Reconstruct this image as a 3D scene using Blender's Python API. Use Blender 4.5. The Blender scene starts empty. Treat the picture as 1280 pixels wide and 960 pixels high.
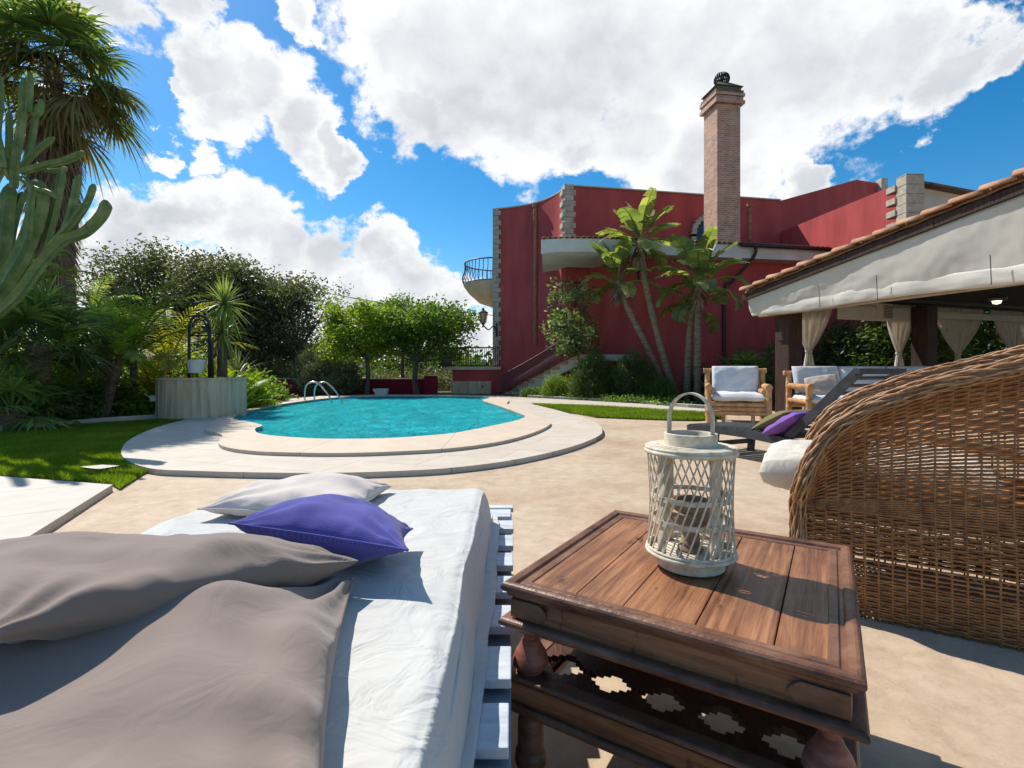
import bpy, math, random
import numpy as np
from mathutils import Vector, Matrix, noise
from mathutils.geometry import tessellate_polygon
random.seed(7); RNG = np.random.default_rng(11)
C = bpy.context.scene.collection
R = math.radians
U = random.uniform
# ------------------------------------------------------------------ camera, world, sun, exposure
FP, HZ, EYE = 630.0, 462.0, 1.0           # focal length and horizon of the photo (1280 px wide), eye height in m
scn = bpy.context.scene
cam = bpy.data.objects.new('camera', bpy.data.cameras.new('camera')); C.objects.link(cam)
cam.location = (0, 0, EYE); cam.rotation_euler = (R(90), 0, 0)
cam.data.sensor_width = 36; cam.data.lens = 36*FP/1280; cam.data.shift_y = -18/1280
cam.data.clip_start = 0.02; cam.data.clip_end = 5000
scn.camera = cam
scn.view_settings.view_transform = 'Standard'; scn.view_settings.look = 'None'
scn.view_settings.exposure = 0.40; scn.view_settings.gamma = 1; scn.view_settings.use_curve_mapping = False
scn.cycles.max_bounces = 5; scn.cycles.diffuse_bounces = 3; scn.cycles.glossy_bounces = 3; scn.cycles.transparent_max_bounces = 12
SUN_EL, SUN_AZ = 48.0, math.degrees(math.atan2(-.73, .68))
sd = bpy.data.lights.new('sun', 'SUN'); sd.energy = 4.4; sd.angle = R(.5); sd.color = (1, .955, .88)
so = bpy.data.objects.new('sun', sd); C.objects.link(so)
ce = math.cos(R(SUN_EL)); TOSUN = Vector((math.sin(R(SUN_AZ))*ce, math.cos(R(SUN_AZ))*ce, math.sin(R(SUN_EL))))
so.rotation_euler = TOSUN.to_track_quat('Z', 'Y').to_euler(); so.location = TOSUN*40

def pt(x, y, d): return Vector(((x-640)*d/FP, d, EYE-(y-HZ)*d/FP))        # a pixel of the photo at depth d
def gp(x, y, z=0): d = (EYE-z)*FP/(y-HZ); return Vector(((x-640)*d/FP, d, z))  # ... on the plane at height z

world = bpy.data.worlds.new('World'); scn.world = world; world.use_nodes = True
def build_world():
    nt = world.node_tree; N = nt.nodes; L = nt.links; N.clear()
    out = N.new('ShaderNodeOutputWorld')
    sky = N.new('ShaderNodeTexSky'); sky.sky_type = 'NISHITA'; sky.sun_disc = False
    sky.sun_elevation = R(SUN_EL); sky.sun_rotation = R(SUN_AZ % 360); sky.air_density = 1.0; sky.dust_density = .25; sky.ozone_density = 3.0
    hs = N.new('ShaderNodeHueSaturation'); hs.inputs['Saturation'].default_value = 1.42; hs.inputs['Value'].default_value = 1.0; hs.inputs['Hue'].default_value = .493
    L.new(sky.outputs[0], hs.inputs['Color'])
    b1 = N.new('ShaderNodeBackground'); b1.inputs[1].default_value = .108; L.new(hs.outputs[0], b1.inputs[0])
    tc = N.new('ShaderNodeTexCoord'); gen = tc.outputs['Generated']
    def noi(scale, det, rough, off=(0,0,0), src=gen):
        mp = N.new('ShaderNodeMapping'); mp.inputs['Location'].default_value = off; mp.inputs['Scale'].default_value = (1, 1, 1.25); L.new(src, mp.inputs[0])
        n = N.new('ShaderNodeTexNoise'); n.inputs['Scale'].default_value = scale; n.inputs['Detail'].default_value = det; n.inputs['Roughness'].default_value = rough
        L.new(mp.outputs[0], n.inputs['Vector']); return n
    def math_(op, a, b=None, clamp=False):
        m = N.new('ShaderNodeMath'); m.operation = op; m.use_clamp = clamp
        for i, v in enumerate((a, b)):
            if v is None: continue
            if isinstance(v, (int, float)): m.inputs[i].default_value = v
            else: L.new(v, m.inputs[i])
        return m.outputs[0]
    # warped direction
    wn = noi(5.5, 7, .62)
    sub = N.new('ShaderNodeVectorMath'); sub.operation = 'SUBTRACT'; sub.inputs[1].default_value = (.5,.5,.5); L.new(wn.outputs['Color'], sub.inputs[0])
    sc = N.new('ShaderNodeVectorMath'); sc.operation = 'SCALE'; sc.inputs['Scale'].default_value = .24; L.new(sub.outputs[0], sc.inputs[0])
    ad = N.new('ShaderNodeVectorMath'); ad.operation = 'ADD'; L.new(gen, ad.inputs[0]); L.new(sc.outputs[0], ad.inputs[1])
    blobs = [(580,45,150),(700,60,160),(840,60,170),(980,80,140),(1100,70,100),(1190,90,66),(1262,84,36),(790,170,100),(880,190,90),(930,150,90),
             (650,140,90),(505,50,80),(360,8,40),(520,130,70),(730,200,50),(985,222,34),
             (300,110,72),(235,95,58),(366,166,52),(255,150,52),(420,185,30),(196,112,24),(150,14,50),(95,0,34),(232,-4,48),
             (195,200,26),(245,212,30),(300,282,62),(235,275,52),(180,300,55),(120,318,42),(345,312,62),(415,325,66),(475,312,52),(505,350,58),
             (550,375,46),(585,425,40),(300,380,84),(460,400,74),(160,390,74),(30,330,60),(-120,120,120),(-300,300,160),(1420,330,120),(1500,60,130),(640,-200,200),(1150,-180,140),(200,-250,150)]
    acc = None
    for i, (x, y, r) in enumerate(blobs):
        d = Vector(((x-640)/FP, 1, (HZ-y)/FP)); ra = r/FP/d.length; d.normalize()
        v = N.new('ShaderNodeVectorMath'); v.operation = 'DISTANCE'; v.inputs[1].default_value = d; L.new(ad.outputs[0], v.inputs[0])
        mr = N.new('ShaderNodeMapRange'); mr.clamp = True; L.new(v.outputs['Value'], mr.inputs['Value'])
        mr.inputs['From Min'].default_value = ra*1.35; mr.inputs['From Max'].default_value = ra*.35
        acc = mr.outputs[0] if acc is None else math_('SMOOTH_MAX' if False else 'MAXIMUM', acc, mr.outputs[0])
    # loose clouds behind the camera
    bn = noi(2.2, 6, .55, (3,1,2)); sy = N.new('ShaderNodeSeparateXYZ'); L.new(gen, sy.inputs[0])
    bm = math_('MULTIPLY', math_('MULTIPLY', math_('SUBTRACT', bn.outputs['Fac'], .5), 6, True), math_('MULTIPLY', sy.outputs['Y'], -3, True))
    acc = math_('MAXIMUM', acc, bm)
    fb = noi(9, 10, .6, (1,2,3))
    dens = math_('ADD', acc, math_('MULTIPLY', math_('SUBTRACT', fb.outputs['Fac'], .5), 1.9))
    fac = N.new('ShaderNodeMapRange'); fac.interpolation_type = 'SMOOTHSTEP'; L.new(dens, fac.inputs[0])
    fac.inputs['From Min'].default_value = .32; fac.inputs['From Max'].default_value = .60
    shn = noi(4.2, 8, .56, (.4,.1,.06)); 
    sh = N.new('ShaderNodeMapRange'); sh.interpolation_type = 'SMOOTHSTEP'
    L.new(math_('ADD', math_('MULTIPLY', acc, .55), math_('MULTIPLY', shn.outputs['Fac'], 1.15)), sh.inputs[0])
    sh.inputs['From Min'].default_value = .84; sh.inputs['From Max'].default_value = 1.36
    mix = N.new('ShaderNodeMix'); mix.data_type = 'RGBA'; L.new(sh.outputs[0], mix.inputs['Factor'])
    mix.inputs['A'].default_value = (.93,.94,.95,1); mix.inputs['B'].default_value = (.57,.60,.65,1)
    b2 = N.new('ShaderNodeBackground'); b2.inputs[1].default_value = .84; L.new(mix.outputs['Result'], b2.inputs[0])
    ms = N.new('ShaderNodeMixShader'); L.new(fac.outputs[0], ms.inputs[0]); L.new(b1.outputs[0], ms.inputs[1]); L.new(b2.outputs[0], ms.inputs[2])
    L.new(ms.outputs[0], out.inputs[0])
build_world()
world.cycles.sampling_method = 'MANUAL'; world.cycles.sample_map_resolution = 512

# ------------------------------------------------------------------ materials
def new_mat(name):
    m = bpy.data.materials.new(name); m.use_nodes = True
    return m, m.node_tree.nodes, m.node_tree.links, m.node_tree.nodes['Principled BSDF']
def nn(N, L, typ, **kw):
    n = N.new(typ)
    for k, v in kw.items():
        if hasattr(v, 'is_output') : L.new(v, n.inputs[k])
        else: n.inputs[k].default_value = v
    return n
def ramp(N, L, src, stops):
    r = N.new('ShaderNodeValToRGB'); L.new(src, r.inputs[0]); e = r.color_ramp.elements
    while len(e) < len(stops): e.new(.5)
    for el, (p, c) in zip(e, stops): el.position = p; el.color = (*c, 1)
    return r.outputs[0]
def mapping(N, L, src, scale=(1,1,1), rot=(0,0,0), loc=(0,0,0)):
    m = N.new('ShaderNodeMapping'); L.new(src, m.inputs[0]); m.inputs['Scale'].default_value = scale; m.inputs['Rotation'].default_value = rot; m.inputs['Location'].default_value = loc
    return m.outputs[0]
def mixc(N, L, f, a, b, mode='MIX'):
    m = N.new('ShaderNodeMix'); m.data_type = 'RGBA'; m.blend_type = mode
    for k, v in (('Factor', f), ('A', a), ('B', b)):
        s = m.inputs[k]
        if hasattr(v, 'is_output'): L.new(v, s)
        else: s.default_value = v if not isinstance(v, tuple) else (*v, 1)[:4]
    return m.outputs['Result']
def bump(N, L, B, h, strength, dist=.01, prev=None):
    b = N.new('ShaderNodeBump'); b.inputs['Strength'].default_value = strength; b.inputs['Distance'].default_value = dist
    L.new(h, b.inputs['Height'])
    if prev: L.new(prev, b.inputs['Normal'])
    L.new(b.outputs[0], B.inputs['Normal']); return b.outputs[0]
def M(name, c1, c2=None, scale=4, rough=.7, bs=.3, bd=.005, bscale=60, stretch=(1,1,1), spec=.3, detail=6, metal=0, c3=None, trans=0):
    m, N, L, B = new_mat(name); c2 = c2 or tuple(x*.75 for x in c1)
    tc = N.new('ShaderNodeTexCoord').outputs['Object']; mp = mapping(N, L, tc, stretch)
    n1 = nn(N, L, 'ShaderNodeTexNoise', Vector=mp, Scale=scale, Detail=detail, Roughness=.62)
    st = [(.32, c2), (.66, c1)] if not c3 else [(.28, c2), (.5, c1), (.72, c3)]
    col = ramp(N, L, n1.outputs['Fac'], st); L.new(col, B.inputs['Base Color'])
    B.inputs['Roughness'].default_value = rough; B.inputs['Specular IOR Level'].default_value = spec; B.inputs['Metallic'].default_value = metal
    n2 = nn(N, L, 'ShaderNodeTexNoise', Vector=mp, Scale=bscale, Detail=4, Roughness=.6)
    bump(N, L, B, n2.outputs['Fac'], bs, bd)
    if trans:
        t = N.new('ShaderNodeBsdfTranslucent'); L.new(col, t.inputs[0]); ms = N.new('ShaderNodeMixShader'); ms.inputs[0].default_value = trans
        L.new(B.outputs[0], ms.inputs[1]); L.new(t.outputs[0], ms.inputs[2]); L.new(ms.outputs[0], N['Material Output'].inputs[0])
    return m
def leafmat(name, c1, c2, c3=None, trans=.38, rough=.5):
    m, N, L, B = new_mat(name)
    g = N.new('ShaderNodeNewGeometry')
    tc = N.new('ShaderNodeTexCoord').outputs['Object']
    n1 = nn(N, L, 'ShaderNodeTexNoise', Vector=tc, Scale=1.6, Detail=3)
    st = [(.0, c1), (1, c2)] if not c3 else [(0, c1), (.62, c2), (1, c3)]
    col = ramp(N, L, g.outputs['Random Per Island'], st)
    v = ramp(N, L, n1.outputs['Fac'], [(.35, (.72,.75,.7)), (.65, (1.15,1.12,1.0))])
    col = mixc(N, L, 1.0, col, v, 'MULTIPLY')
    L.new(col, B.inputs['Base Color']); B.inputs['Roughness'].default_value = rough; B.inputs['Specular IOR Level'].default_value = .35
    t = N.new('ShaderNodeBsdfTranslucent'); tcol = mixc(N, L, 1.0, col, (1.5, 1.6, .6), 'MULTIPLY'); L.new(tcol, t.inputs[0])
    ms = N.new('ShaderNodeMixShader'); ms.inputs[0].default_value = trans
    L.new(B.outputs[0], ms.inputs[1]); L.new(t.outputs[0], ms.inputs[2]); L.new(ms.outputs[0], N['Material Output'].inputs[0])
    return m

# ------------------------------------------------------------------ mesh building
class MB:
    def __init__(s, X=None): s.v = []; s.f = []; s.X = X
    def add(s, vs, fs):
        o = len(s.v)
        s.v += [tuple(s.X @ Vector(p)) for p in vs] if s.X else [tuple(p) for p in vs]
        s.f += [tuple(i+o for i in f) for f in fs]
    def box(s, a, b, X=None):
        (x0,y0,z0),(x1,y1,z1) = a, b
        vs = [(x0,y0,z0),(x1,y0,z0),(x1,y1,z0),(x0,y1,z0),(x0,y0,z1),(x1,y0,z1),(x1,y1,z1),(x0,y1,z1)]
        if X: vs = [X @ Vector(p) for p in vs]
        s.add(vs, [(0,3,2,1),(4,5,6,7),(0,1,5,4),(1,2,6,5),(2,3,7,6),(3,0,4,7)])
    def beam(s, p, q, w, h, up=(0,0,1)):        # rectangular bar from p to q
        p, q = Vector(p), Vector(q); d = (q-p).normalized(); sd_ = d.cross(Vector(up)).normalized(); u = sd_.cross(d)
        vs = []
        for c in (p, q):
            for a, b in ((-1,-1),(1,-1),(1,1),(-1,1)): vs.append(c + sd_*a*w/2 + u*b*h/2)
        s.add(vs, [(0,1,2,3),(7,6,5,4),(0,4,5,1),(1,5,6,2),(2,6,7,3),(3,7,4,0)])
    def tube(s, pts, r, sides=8, cap=True, ribs=None):
        pts = [Vector(p) for p in pts]; n = len(pts); rs = r if isinstance(r, (list, tuple)) else [r]*n
        vs = []; prev = None
        for i, p in enumerate(pts):
            t = (pts[min(i+1,n-1)] - pts[max(i-1,0)])
            if t.length < 1e-9: t = Vector((0,0,1))
            t.normalize()
            if prev is None: prev = t.orthogonal().normalized()
            a = (prev - t*prev.dot(t))
            a = a.normalized() if a.length > 1e-6 else t.orthogonal().normalized()
            prev = a; b = t.cross(a)
            for k in range(sides):
                an = 2*math.pi*k/sides; rr = rs[i]*((1 if k % 2 else ribs) if ribs else 1)
                vs.append(p + a*math.cos(an)*rr + b*math.sin(an)*rr)
        fs = [(i*sides+k, i*sides+(k+1)%sides, (i+1)*sides+(k+1)%sides, (i+1)*sides+k) for i in range(n-1) for k in range(sides)]
        if cap: fs += [tuple(reversed(range(sides))), tuple((n-1)*sides+k for k in range(sides))]
        s.add(vs, fs)
    def lathe(s, prof, c=(0,0,0), sides=24, a0=0, a1=2*math.pi):
        c = Vector(c); full = abs(a1-a0-2*math.pi) < 1e-6; m = sides if full else sides+1; vs = []
        for r, z in prof:
            for k in range(m):
                an = a0+(a1-a0)*k/sides; vs.append(c+Vector((r*math.cos(an), r*math.sin(an), z)))
        n = len(prof)
        fs = [(i*m+k, i*m+(k+1)%m, (i+1)*m+(k+1)%m, (i+1)*m+k) for i in range(n-1) for k in range(m if full else m-1)]
        if full and tuple(prof[0]) != tuple(prof[-1]):
            if prof[0][0] > 1e-4: fs.append(tuple(reversed(range(m))))
            if prof[-1][0] > 1e-4: fs.append(tuple((n-1)*m+k for k in range(m)))
        s.add(vs, fs)
    def prism(s, out, z0, z1, holes=(), bottom=True):
        loops = [[Vector((p[0],p[1],0)) for p in l] for l in ([out]+list(holes))]
        tris = tessellate_polygon(loops); flat = [p for l in loops for p in l]; n = len(flat)
        vs = [(p.x,p.y,z1) for p in flat]+[(p.x,p.y,z0) for p in flat]
        fs = []
        for t in tris:
            a, b, c = (flat[i] for i in t)
            up = (b-a).cross(c-a).z > 0; t = tuple(t) if up else tuple(reversed(t))
            fs.append(t)
            if bottom: fs.append(tuple(i+n for i in reversed(t)))
        if z1 != z0:
            o = 0
            for l in loops:
                m = len(l); fs += [(o+i, o+(i+1)%m, n+o+(i+1)%m, n+o+i) for i in range(m)]; o += m
        s.add(vs, fs)
    def ribbon(s, p, d, side, Ln, W, droop=.3, segs=3, prof=None, fold=0):
        p, d, side = Vector(p), Vector(d), Vector(side); vs = []
        prof = prof or (lambda t: math.sin(math.pi*min(1, .15+.85*t))**.7 if t < .97 else .02)
        for i in range(segs+1):
            t = i/segs; c = p + d*(Ln*t) + Vector((0,0,-droop*Ln*t*t)); w = W*.5*prof(t)
            vs += [c-side*w, c+side*w]
        s.add(vs, [(2*i, 2*i+1, 2*i+3, 2*i+2) for i in range(segs)])
    def grid(s, fn, nu, nv, closeu=False):
        vs = [fn(i/nu, j/nv) for j in range(nv+1) for i in range(nu+(0 if closeu else 1))]
        m = nu if closeu else nu+1
        s.add(vs, [(j*m+i, j*m+(i+1)%m, (j+1)*m+(i+1)%m, (j+1)*m+i) for j in range(nv) for i in range(nu)])
    def build(s, name, mat, parent=None, smooth=False, bevel=0, bseg=2, sub=0, solid=0, recalc=False, local=False, auto=None):
        me = bpy.data.meshes.new(name); off = Vector((0,0,0))
        vs = s.v
        if parent is not None and not local:
            p0 = parent; off = Vector(p0.location)
            while p0.parent: p0 = p0.parent; off = off + Vector(p0.location)
            vs = (np.array(s.v, dtype=float).reshape(-1,3) - np.array(off)).tolist()
        me.from_pydata(vs, [], s.f); me.materials.append(mat)
        if recalc:
            import bmesh
            bm = bmesh.new(); bm.from_mesh(me); bmesh.ops.recalc_face_normals(bm, faces=bm.faces); bm.to_mesh(me); bm.free()
        if smooth: me.polygons.foreach_set('use_smooth', [True]*len(me.polygons))
        o = bpy.data.objects.new(name, me); C.objects.link(o)
        if parent is not None: o.parent = parent
        if bevel:
            b = o.modifiers.new('bevel', 'BEVEL'); b.width = bevel; b.segments = bseg; b.limit_method = 'ANGLE'
        if sub: b = o.modifiers.new('sub', 'SUBSURF'); b.levels = sub; b.render_levels = sub
        if solid: b = o.modifiers.new('solid', 'SOLIDIFY'); b.thickness = solid; b.offset = 0
        if auto: 
            me.polygons.foreach_set('use_smooth', [True]*len(me.polygons)); me.set_sharp_from_angle(angle=R(auto))
        return o
def tag(o, label=None, cat=None, group=None, kind=None):
    for k, v in (('label',label),('category',cat),('group',group),('kind',kind)):
        if v: o[k] = v
    return o
def T(name, label, cat, loc, group=None):
    o = bpy.data.objects.new(name, None); C.objects.link(o); o.location = loc; o.empty_display_size = .2
    return tag(o, label, cat, group)
def S(o): o['kind'] = 'structure'; return o
def spline(pts, n=8):                     # Catmull-Rom through points
    P = [Vector(p) for p in pts]; P = [P[0]*2-P[1]]+P+[P[-1]*2-P[-2]]; out = []
    for i in range(1, len(P)-2):
        for k in range(n):
            t = k/n; a,b,c,d = P[i-1:i+3]
            out.append(.5*((2*b)+(c-a)*t+(2*a-5*b+4*c-d)*t*t+(3*b-a-3*c+d)*t**3))
    out.append(P[-2]); return out
def splinec(pts, n=6):                    # closed
    P = [Vector(p) for p in pts]; m = len(P); out = []
    for i in range(m):
        a,b,c,d = P[i-1],P[i],P[(i+1)%m],P[(i+2)%m]
        for k in range(n):
            t = k/n; out.append(.5*((2*b)+(c-a)*t+(2*a-5*b+4*c-d)*t*t+(3*b-a-3*c+d)*t**3))
    return out
def frame(org, rz, z=0): return Matrix.Translation(Vector((org[0], org[1], z))) @ Matrix.Rotation(rz, 4, 'Z')
# ------------------------------------------------------------------ material library
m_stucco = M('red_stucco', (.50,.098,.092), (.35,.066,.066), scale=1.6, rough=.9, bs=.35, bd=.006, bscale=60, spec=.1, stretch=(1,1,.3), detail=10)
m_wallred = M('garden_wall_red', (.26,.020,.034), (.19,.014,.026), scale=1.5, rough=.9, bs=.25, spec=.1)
m_white = M('white_render', (.68,.66,.60), (.55,.53,.47), scale=2, rough=.85, bs=.15)
m_cream = M('cream_plaster', (.62,.53,.42), (.50,.41,.31), scale=2, rough=.9, bs=.2)
m_quoin = M('quoin_stone', (.52,.46,.37), (.33,.29,.23), scale=5, rough=.9, bs=.5, bscale=30)
m_iron = M('black_iron', (.018,.018,.02), (.03,.025,.022), scale=20, rough=.45, bs=.2, spec=.5)
m_brownrail = M('brown_rail', (.12,.055,.055), (.08,.04,.04), scale=8, rough=.6, bs=.2)
m_terra = M('terracotta', (.40,.20,.11), (.20,.12,.08), scale=3, rough=.85, bs=.4, bscale=40, c3=(.50,.36,.22))
m_pipe = M('drainpipe_clay', (.36,.19,.11), (.25,.12,.07), scale=6, rough=.7)
m_soil = M('soil', (.10,.06,.035), (.05,.032,.02), scale=9, rough=1, bs=.9, bd=.03, bscale=25)
m_farsoil = M('dry_ground', (.15,.13,.06), (.08,.085,.03), scale=.8, rough=1, bs=.8, bd=.03, bscale=12)
m_bark = M('bark', (.17,.13,.09), (.07,.052,.036), scale=9, rough=.95, bs=.8, bd=.02, bscale=22, stretch=(1,1,.25))
m_palmbark = M('palm_bark', (.20,.125,.085), (.08,.048,.034), scale=14, rough=.95, bs=1, bd=.03, bscale=16, stretch=(1,1,2.4), c3=(.27,.20,.15))
m_strbark = M('ringed_bark', (.33,.25,.18), (.13,.085,.055), scale=9, rough=.9, bs=.8, bd=.02, bscale=14, stretch=(.5,.5,3.5))
m_bamboo = M('bamboo', (.50,.26,.11), (.28,.12,.045), scale=6, rough=.42, bs=.15, stretch=(1,1,1), spec=.5, c3=(.62,.37,.18))
m_cushwhite = M('white_cushion', (.66,.655,.65), (.60,.60,.60), scale=3, rough=.9, bs=.3, bd=.004, bscale=240)
m_darkwood = M('dark_wood', (.055,.047,.044), (.022,.018,.018), scale=5, rough=.6, bs=.4, bscale=30, stretch=(1,8,8))
m_grayplank = M('weathered_dark_plank', (.055,.055,.062), (.025,.025,.03), scale=6, rough=.55, bs=.4, bscale=30)
m_post = M('post_wood', (.075,.036,.024), (.025,.013,.010), scale=6, rough=.7, bs=.7, bd=.012, bscale=16, stretch=(5,5,.4))
m_curtain = M('curtain_cloth', (.85,.79,.72), (.78,.72,.65), scale=4, rough=.95, bs=.2, bscale=200, trans=.5)
m_awning = M('awning_cloth', (.80,.75,.67), (.73,.68,.60), scale=1.6, rough=.85, bs=.25, bd=.01, bscale=6, trans=.32)
m_olivecush = M('olive_cushion', (.20,.18,.07), (.15,.135,.05), scale=5, rough=.9, bs=.4, bscale=300)
m_purple = M('purple_cushion', (.20,.085,.36), (.15,.06,.28), scale=5, rough=.85, bs=.4, bscale=300)
m_beigecush = M('beige_cushion', (.52,.42,.36), (.46,.37,.31), scale=5, rough=.9, bs=.4, bscale=300)
m_steel = M('brushed_steel', (.75,.75,.73), (.6,.6,.6), scale=10, rough=.22, bs=.05, metal=1)
m_plaster_w = M('white_plastic', (.7,.68,.62), (.6,.58,.54), rough=.5, bs=.05)
m_glass_l = M('lamp_glass', (.75,.45,.22), (.6,.33,.15), rough=.3, bs=.05)
m_wicker = M('wicker', (.30,.125,.038), (.16,.060,.020), scale=26, rough=.42, bs=.4, bd=.002, bscale=200, spec=.45, c3=(.44,.215,.075))
m_wickerrim = M('wicker_rim', (.38,.20,.09), (.17,.075,.03), scale=30, rough=.42, bs=.4, bd=.002, bscale=200, spec=.5, c3=(.48,.31,.18))
m_lantern = M('whitewashed_cane', (.64,.56,.42), (.42,.32,.20), scale=38, rough=.65, bs=.5, bd=.002, bscale=150, c3=(.74,.68,.54))
m_candle = M('carved_wood', (.42,.29,.18), (.20,.12,.07), scale=22, rough=.7, bs=.5, bd=.002, bscale=90)
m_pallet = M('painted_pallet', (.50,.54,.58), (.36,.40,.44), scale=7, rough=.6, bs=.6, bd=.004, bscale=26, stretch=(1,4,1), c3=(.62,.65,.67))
m_palletraw = M('pallet_wood', (.36,.26,.19), (.20,.14,.10), scale=7, rough=.85, bs=.6, bscale=30)
m_pink = M('worn_pink_lacquer', (.26,.085,.055), (.10,.045,.028), scale=12, rough=.45, bs=.35, bd=.002, bscale=70, c3=(.36,.18,.12), stretch=(1,1,4))

def mat_patio():
    m, N, L, B = new_mat('patio_concrete'); tc = N.new('ShaderNodeTexCoord').outputs['Object']
    a = nn(N, L, 'ShaderNodeTexNoise', Vector=tc, Scale=.55, Detail=8, Roughness=.65)
    b = nn(N, L, 'ShaderNodeTexNoise', Vector=tc, Scale=7., Detail=6, Roughness=.7)
    c1 = ramp(N, L, a.outputs['Fac'], [(.30, (.37,.24,.145)), (.5, (.51,.385,.265)), (.70, (.56,.445,.325))])
    c2 = ramp(N, L, b.outputs['Fac'], [(.3, (.80,.76,.72)), (.66, (1.08,1.07,1.06))])
    L.new(mixc(N, L, 1., c1, c2, 'MULTIPLY'), B.inputs['Base Color']); B.inputs['Roughness'].default_value = .75
    e = nn(N, L, 'ShaderNodeTexNoise', Vector=tc, Scale=38., Detail=6, Roughness=.7); wp = mixc(N, L, .12, tc, e.outputs['Color']); vo = nn(N, L, 'ShaderNodeTexVoronoi', Vector=wp, Scale=9.); vo.feature = 'DISTANCE_TO_EDGE'; vr = ramp(N, L, vo.outputs['Distance'], [(0, (0,0,0)), (.05, (1,1,1))]); b0 = bump(N, L, B, vr, .35, .003); bump(N, L, B, e.outputs['Fac'], .3, .006, b0)
    return m
m_patio = mat_patio()
def mat_paving(name, c, rot=0., sx=.8, sy=.5, joint=(.36,.28,.20)):
    m, N, L, B = new_mat(name); tc = N.new('ShaderNodeTexCoord').outputs['Object']
    mp = mapping(N, L, tc, (1,1,1), (0,0,rot))
    br = N.new('ShaderNodeTexBrick'); L.new(mp, br.inputs['Vector']); br.inputs['Scale'].default_value = 1.
    br.inputs['Brick Width'].default_value = sx; br.inputs['Row Height'].default_value = sy; br.inputs['Mortar Size'].default_value = .006; br.inputs['Mortar Smooth'].default_value = .3
    br.inputs['Color1'].default_value = (*c,1); br.inputs['Color2'].default_value = (*[x*.9 for x in c],1); br.inputs['Mortar'].default_value = (*joint,1)
    n = nn(N, L, 'ShaderNodeTexNoise', Vector=tc, Scale=3., Detail=8, Roughness=.7)
    v = ramp(N, L, n.outputs['Fac'], [(.3, (.86,.84,.80)), (.7, (1.05,1.05,1.04))])
    L.new(mixc(N, L, 1., br.outputs['Color'], v, 'MULTIPLY'), B.inputs['Base Color']); B.inputs['Roughness'].default_value = .7
    bump(N, L, B, br.outputs['Fac'], -.3, .004); return m
m_paving = mat_paving('deck_paving', (.60,.52,.425), .35, 1.3, .62)
m_paving2 = mat_paving('slab_paving', (.56,.51,.44), -.6, 3.0, .9, (.30,.24,.16))
m_coping = mat_paving('coping_stone', (.62,.495,.375), 0, 1.5, 6.)
def mat_pool():
    m, N, L, B = new_mat('pool_mosaic'); tc = N.new('ShaderNodeTexCoord').outputs['Object']
    vr = nn(N, L, 'ShaderNodeTexVoronoi', Vector=tc, Scale=18.)
    L.new(ramp(N, L, vr.outputs['Distance'], [(.0, (.10,.72,.78)), (.6, (.07,.62,.70)), (1, (.20,.78,.80))]), B.inputs['Base Color']); B.inputs['Roughness'].default_value = .4
    return m
m_pool = mat_pool()
def mat_water():
    m, N, L, B = new_mat('pool_water'); N.remove(B); tc = N.new('ShaderNodeTexCoord').outputs['Object']
    a = nn(N, L, 'ShaderNodeTexNoise', Vector=mapping(N, L, tc, (1,.7,1)), Scale=1.7, Detail=5, Roughness=.66, Distortion=1.8)
    b = nn(N, L, 'ShaderNodeTexNoise', Vector=tc, Scale=11., Detail=3, Distortion=.6)
    bp = N.new('ShaderNodeBump'); bp.inputs['Strength'].default_value = 1.; bp.inputs['Distance'].default_value = .42; r1 = N.new('ShaderNodeMath'); r1.operation = 'SUBTRACT'; L.new(a.outputs['Fac'], r1.inputs[0]); r1.inputs[1].default_value = .5; r2 = N.new('ShaderNodeMath'); r2.operation = 'ABSOLUTE'; L.new(r1.outputs[0], r2.inputs[0]); r3 = N.new('ShaderNodeMath'); r3.operation = 'MULTIPLY'; r3.inputs[1].default_value = -2.2; L.new(r2.outputs[0], r3.inputs[0]); L.new(r3.outputs[0], bp.inputs['Height'])
    bp2 = N.new('ShaderNodeBump'); bp2.inputs['Strength'].default_value = .7; bp2.inputs['Distance'].default_value = .13; L.new(b.outputs['Fac'], bp2.inputs['Height']); L.new(bp.outputs[0], bp2.inputs['Normal'])
    tr = N.new('ShaderNodeBsdfTransparent'); tr.inputs[0].default_value = (.35,.88,.95,1)
    df = N.new('ShaderNodeBsdfDiffuse'); df.inputs[0].default_value = (.05,.80,.86,1); L.new(bp2.outputs[0], df.inputs['Normal'])
    m1 = N.new('ShaderNodeMixShader'); m1.inputs[0].default_value = .68; L.new(tr.outputs[0], m1.inputs[1]); L.new(df.outputs[0], m1.inputs[2])
    gl = N.new('ShaderNodeBsdfGlossy'); gl.inputs['Roughness'].default_value = .10; gl.inputs[0].default_value = (1,1,1,1); L.new(bp2.outputs[0], gl.inputs['Normal'])
    fr = N.new('ShaderNodeFresnel'); fr.inputs[0].default_value = 1.30; L.new(bp2.outputs[0], fr.inputs['Normal'])
    mu = N.new('ShaderNodeMath'); mu.operation = 'MULTIPLY'; mu.inputs[1].default_value = .42; mu.use_clamp = True; L.new(fr.outputs[0], mu.inputs[0])
    m2 = N.new('ShaderNodeMixShader'); L.new(mu.outputs[0], m2.inputs[0]); L.new(m1.outputs[0], m2.inputs[1]); L.new(gl.outputs[0], m2.inputs[2])
    L.new(m2.outputs[0], N['Material Output'].inputs[0]); return m
m_water = mat_water()
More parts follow.
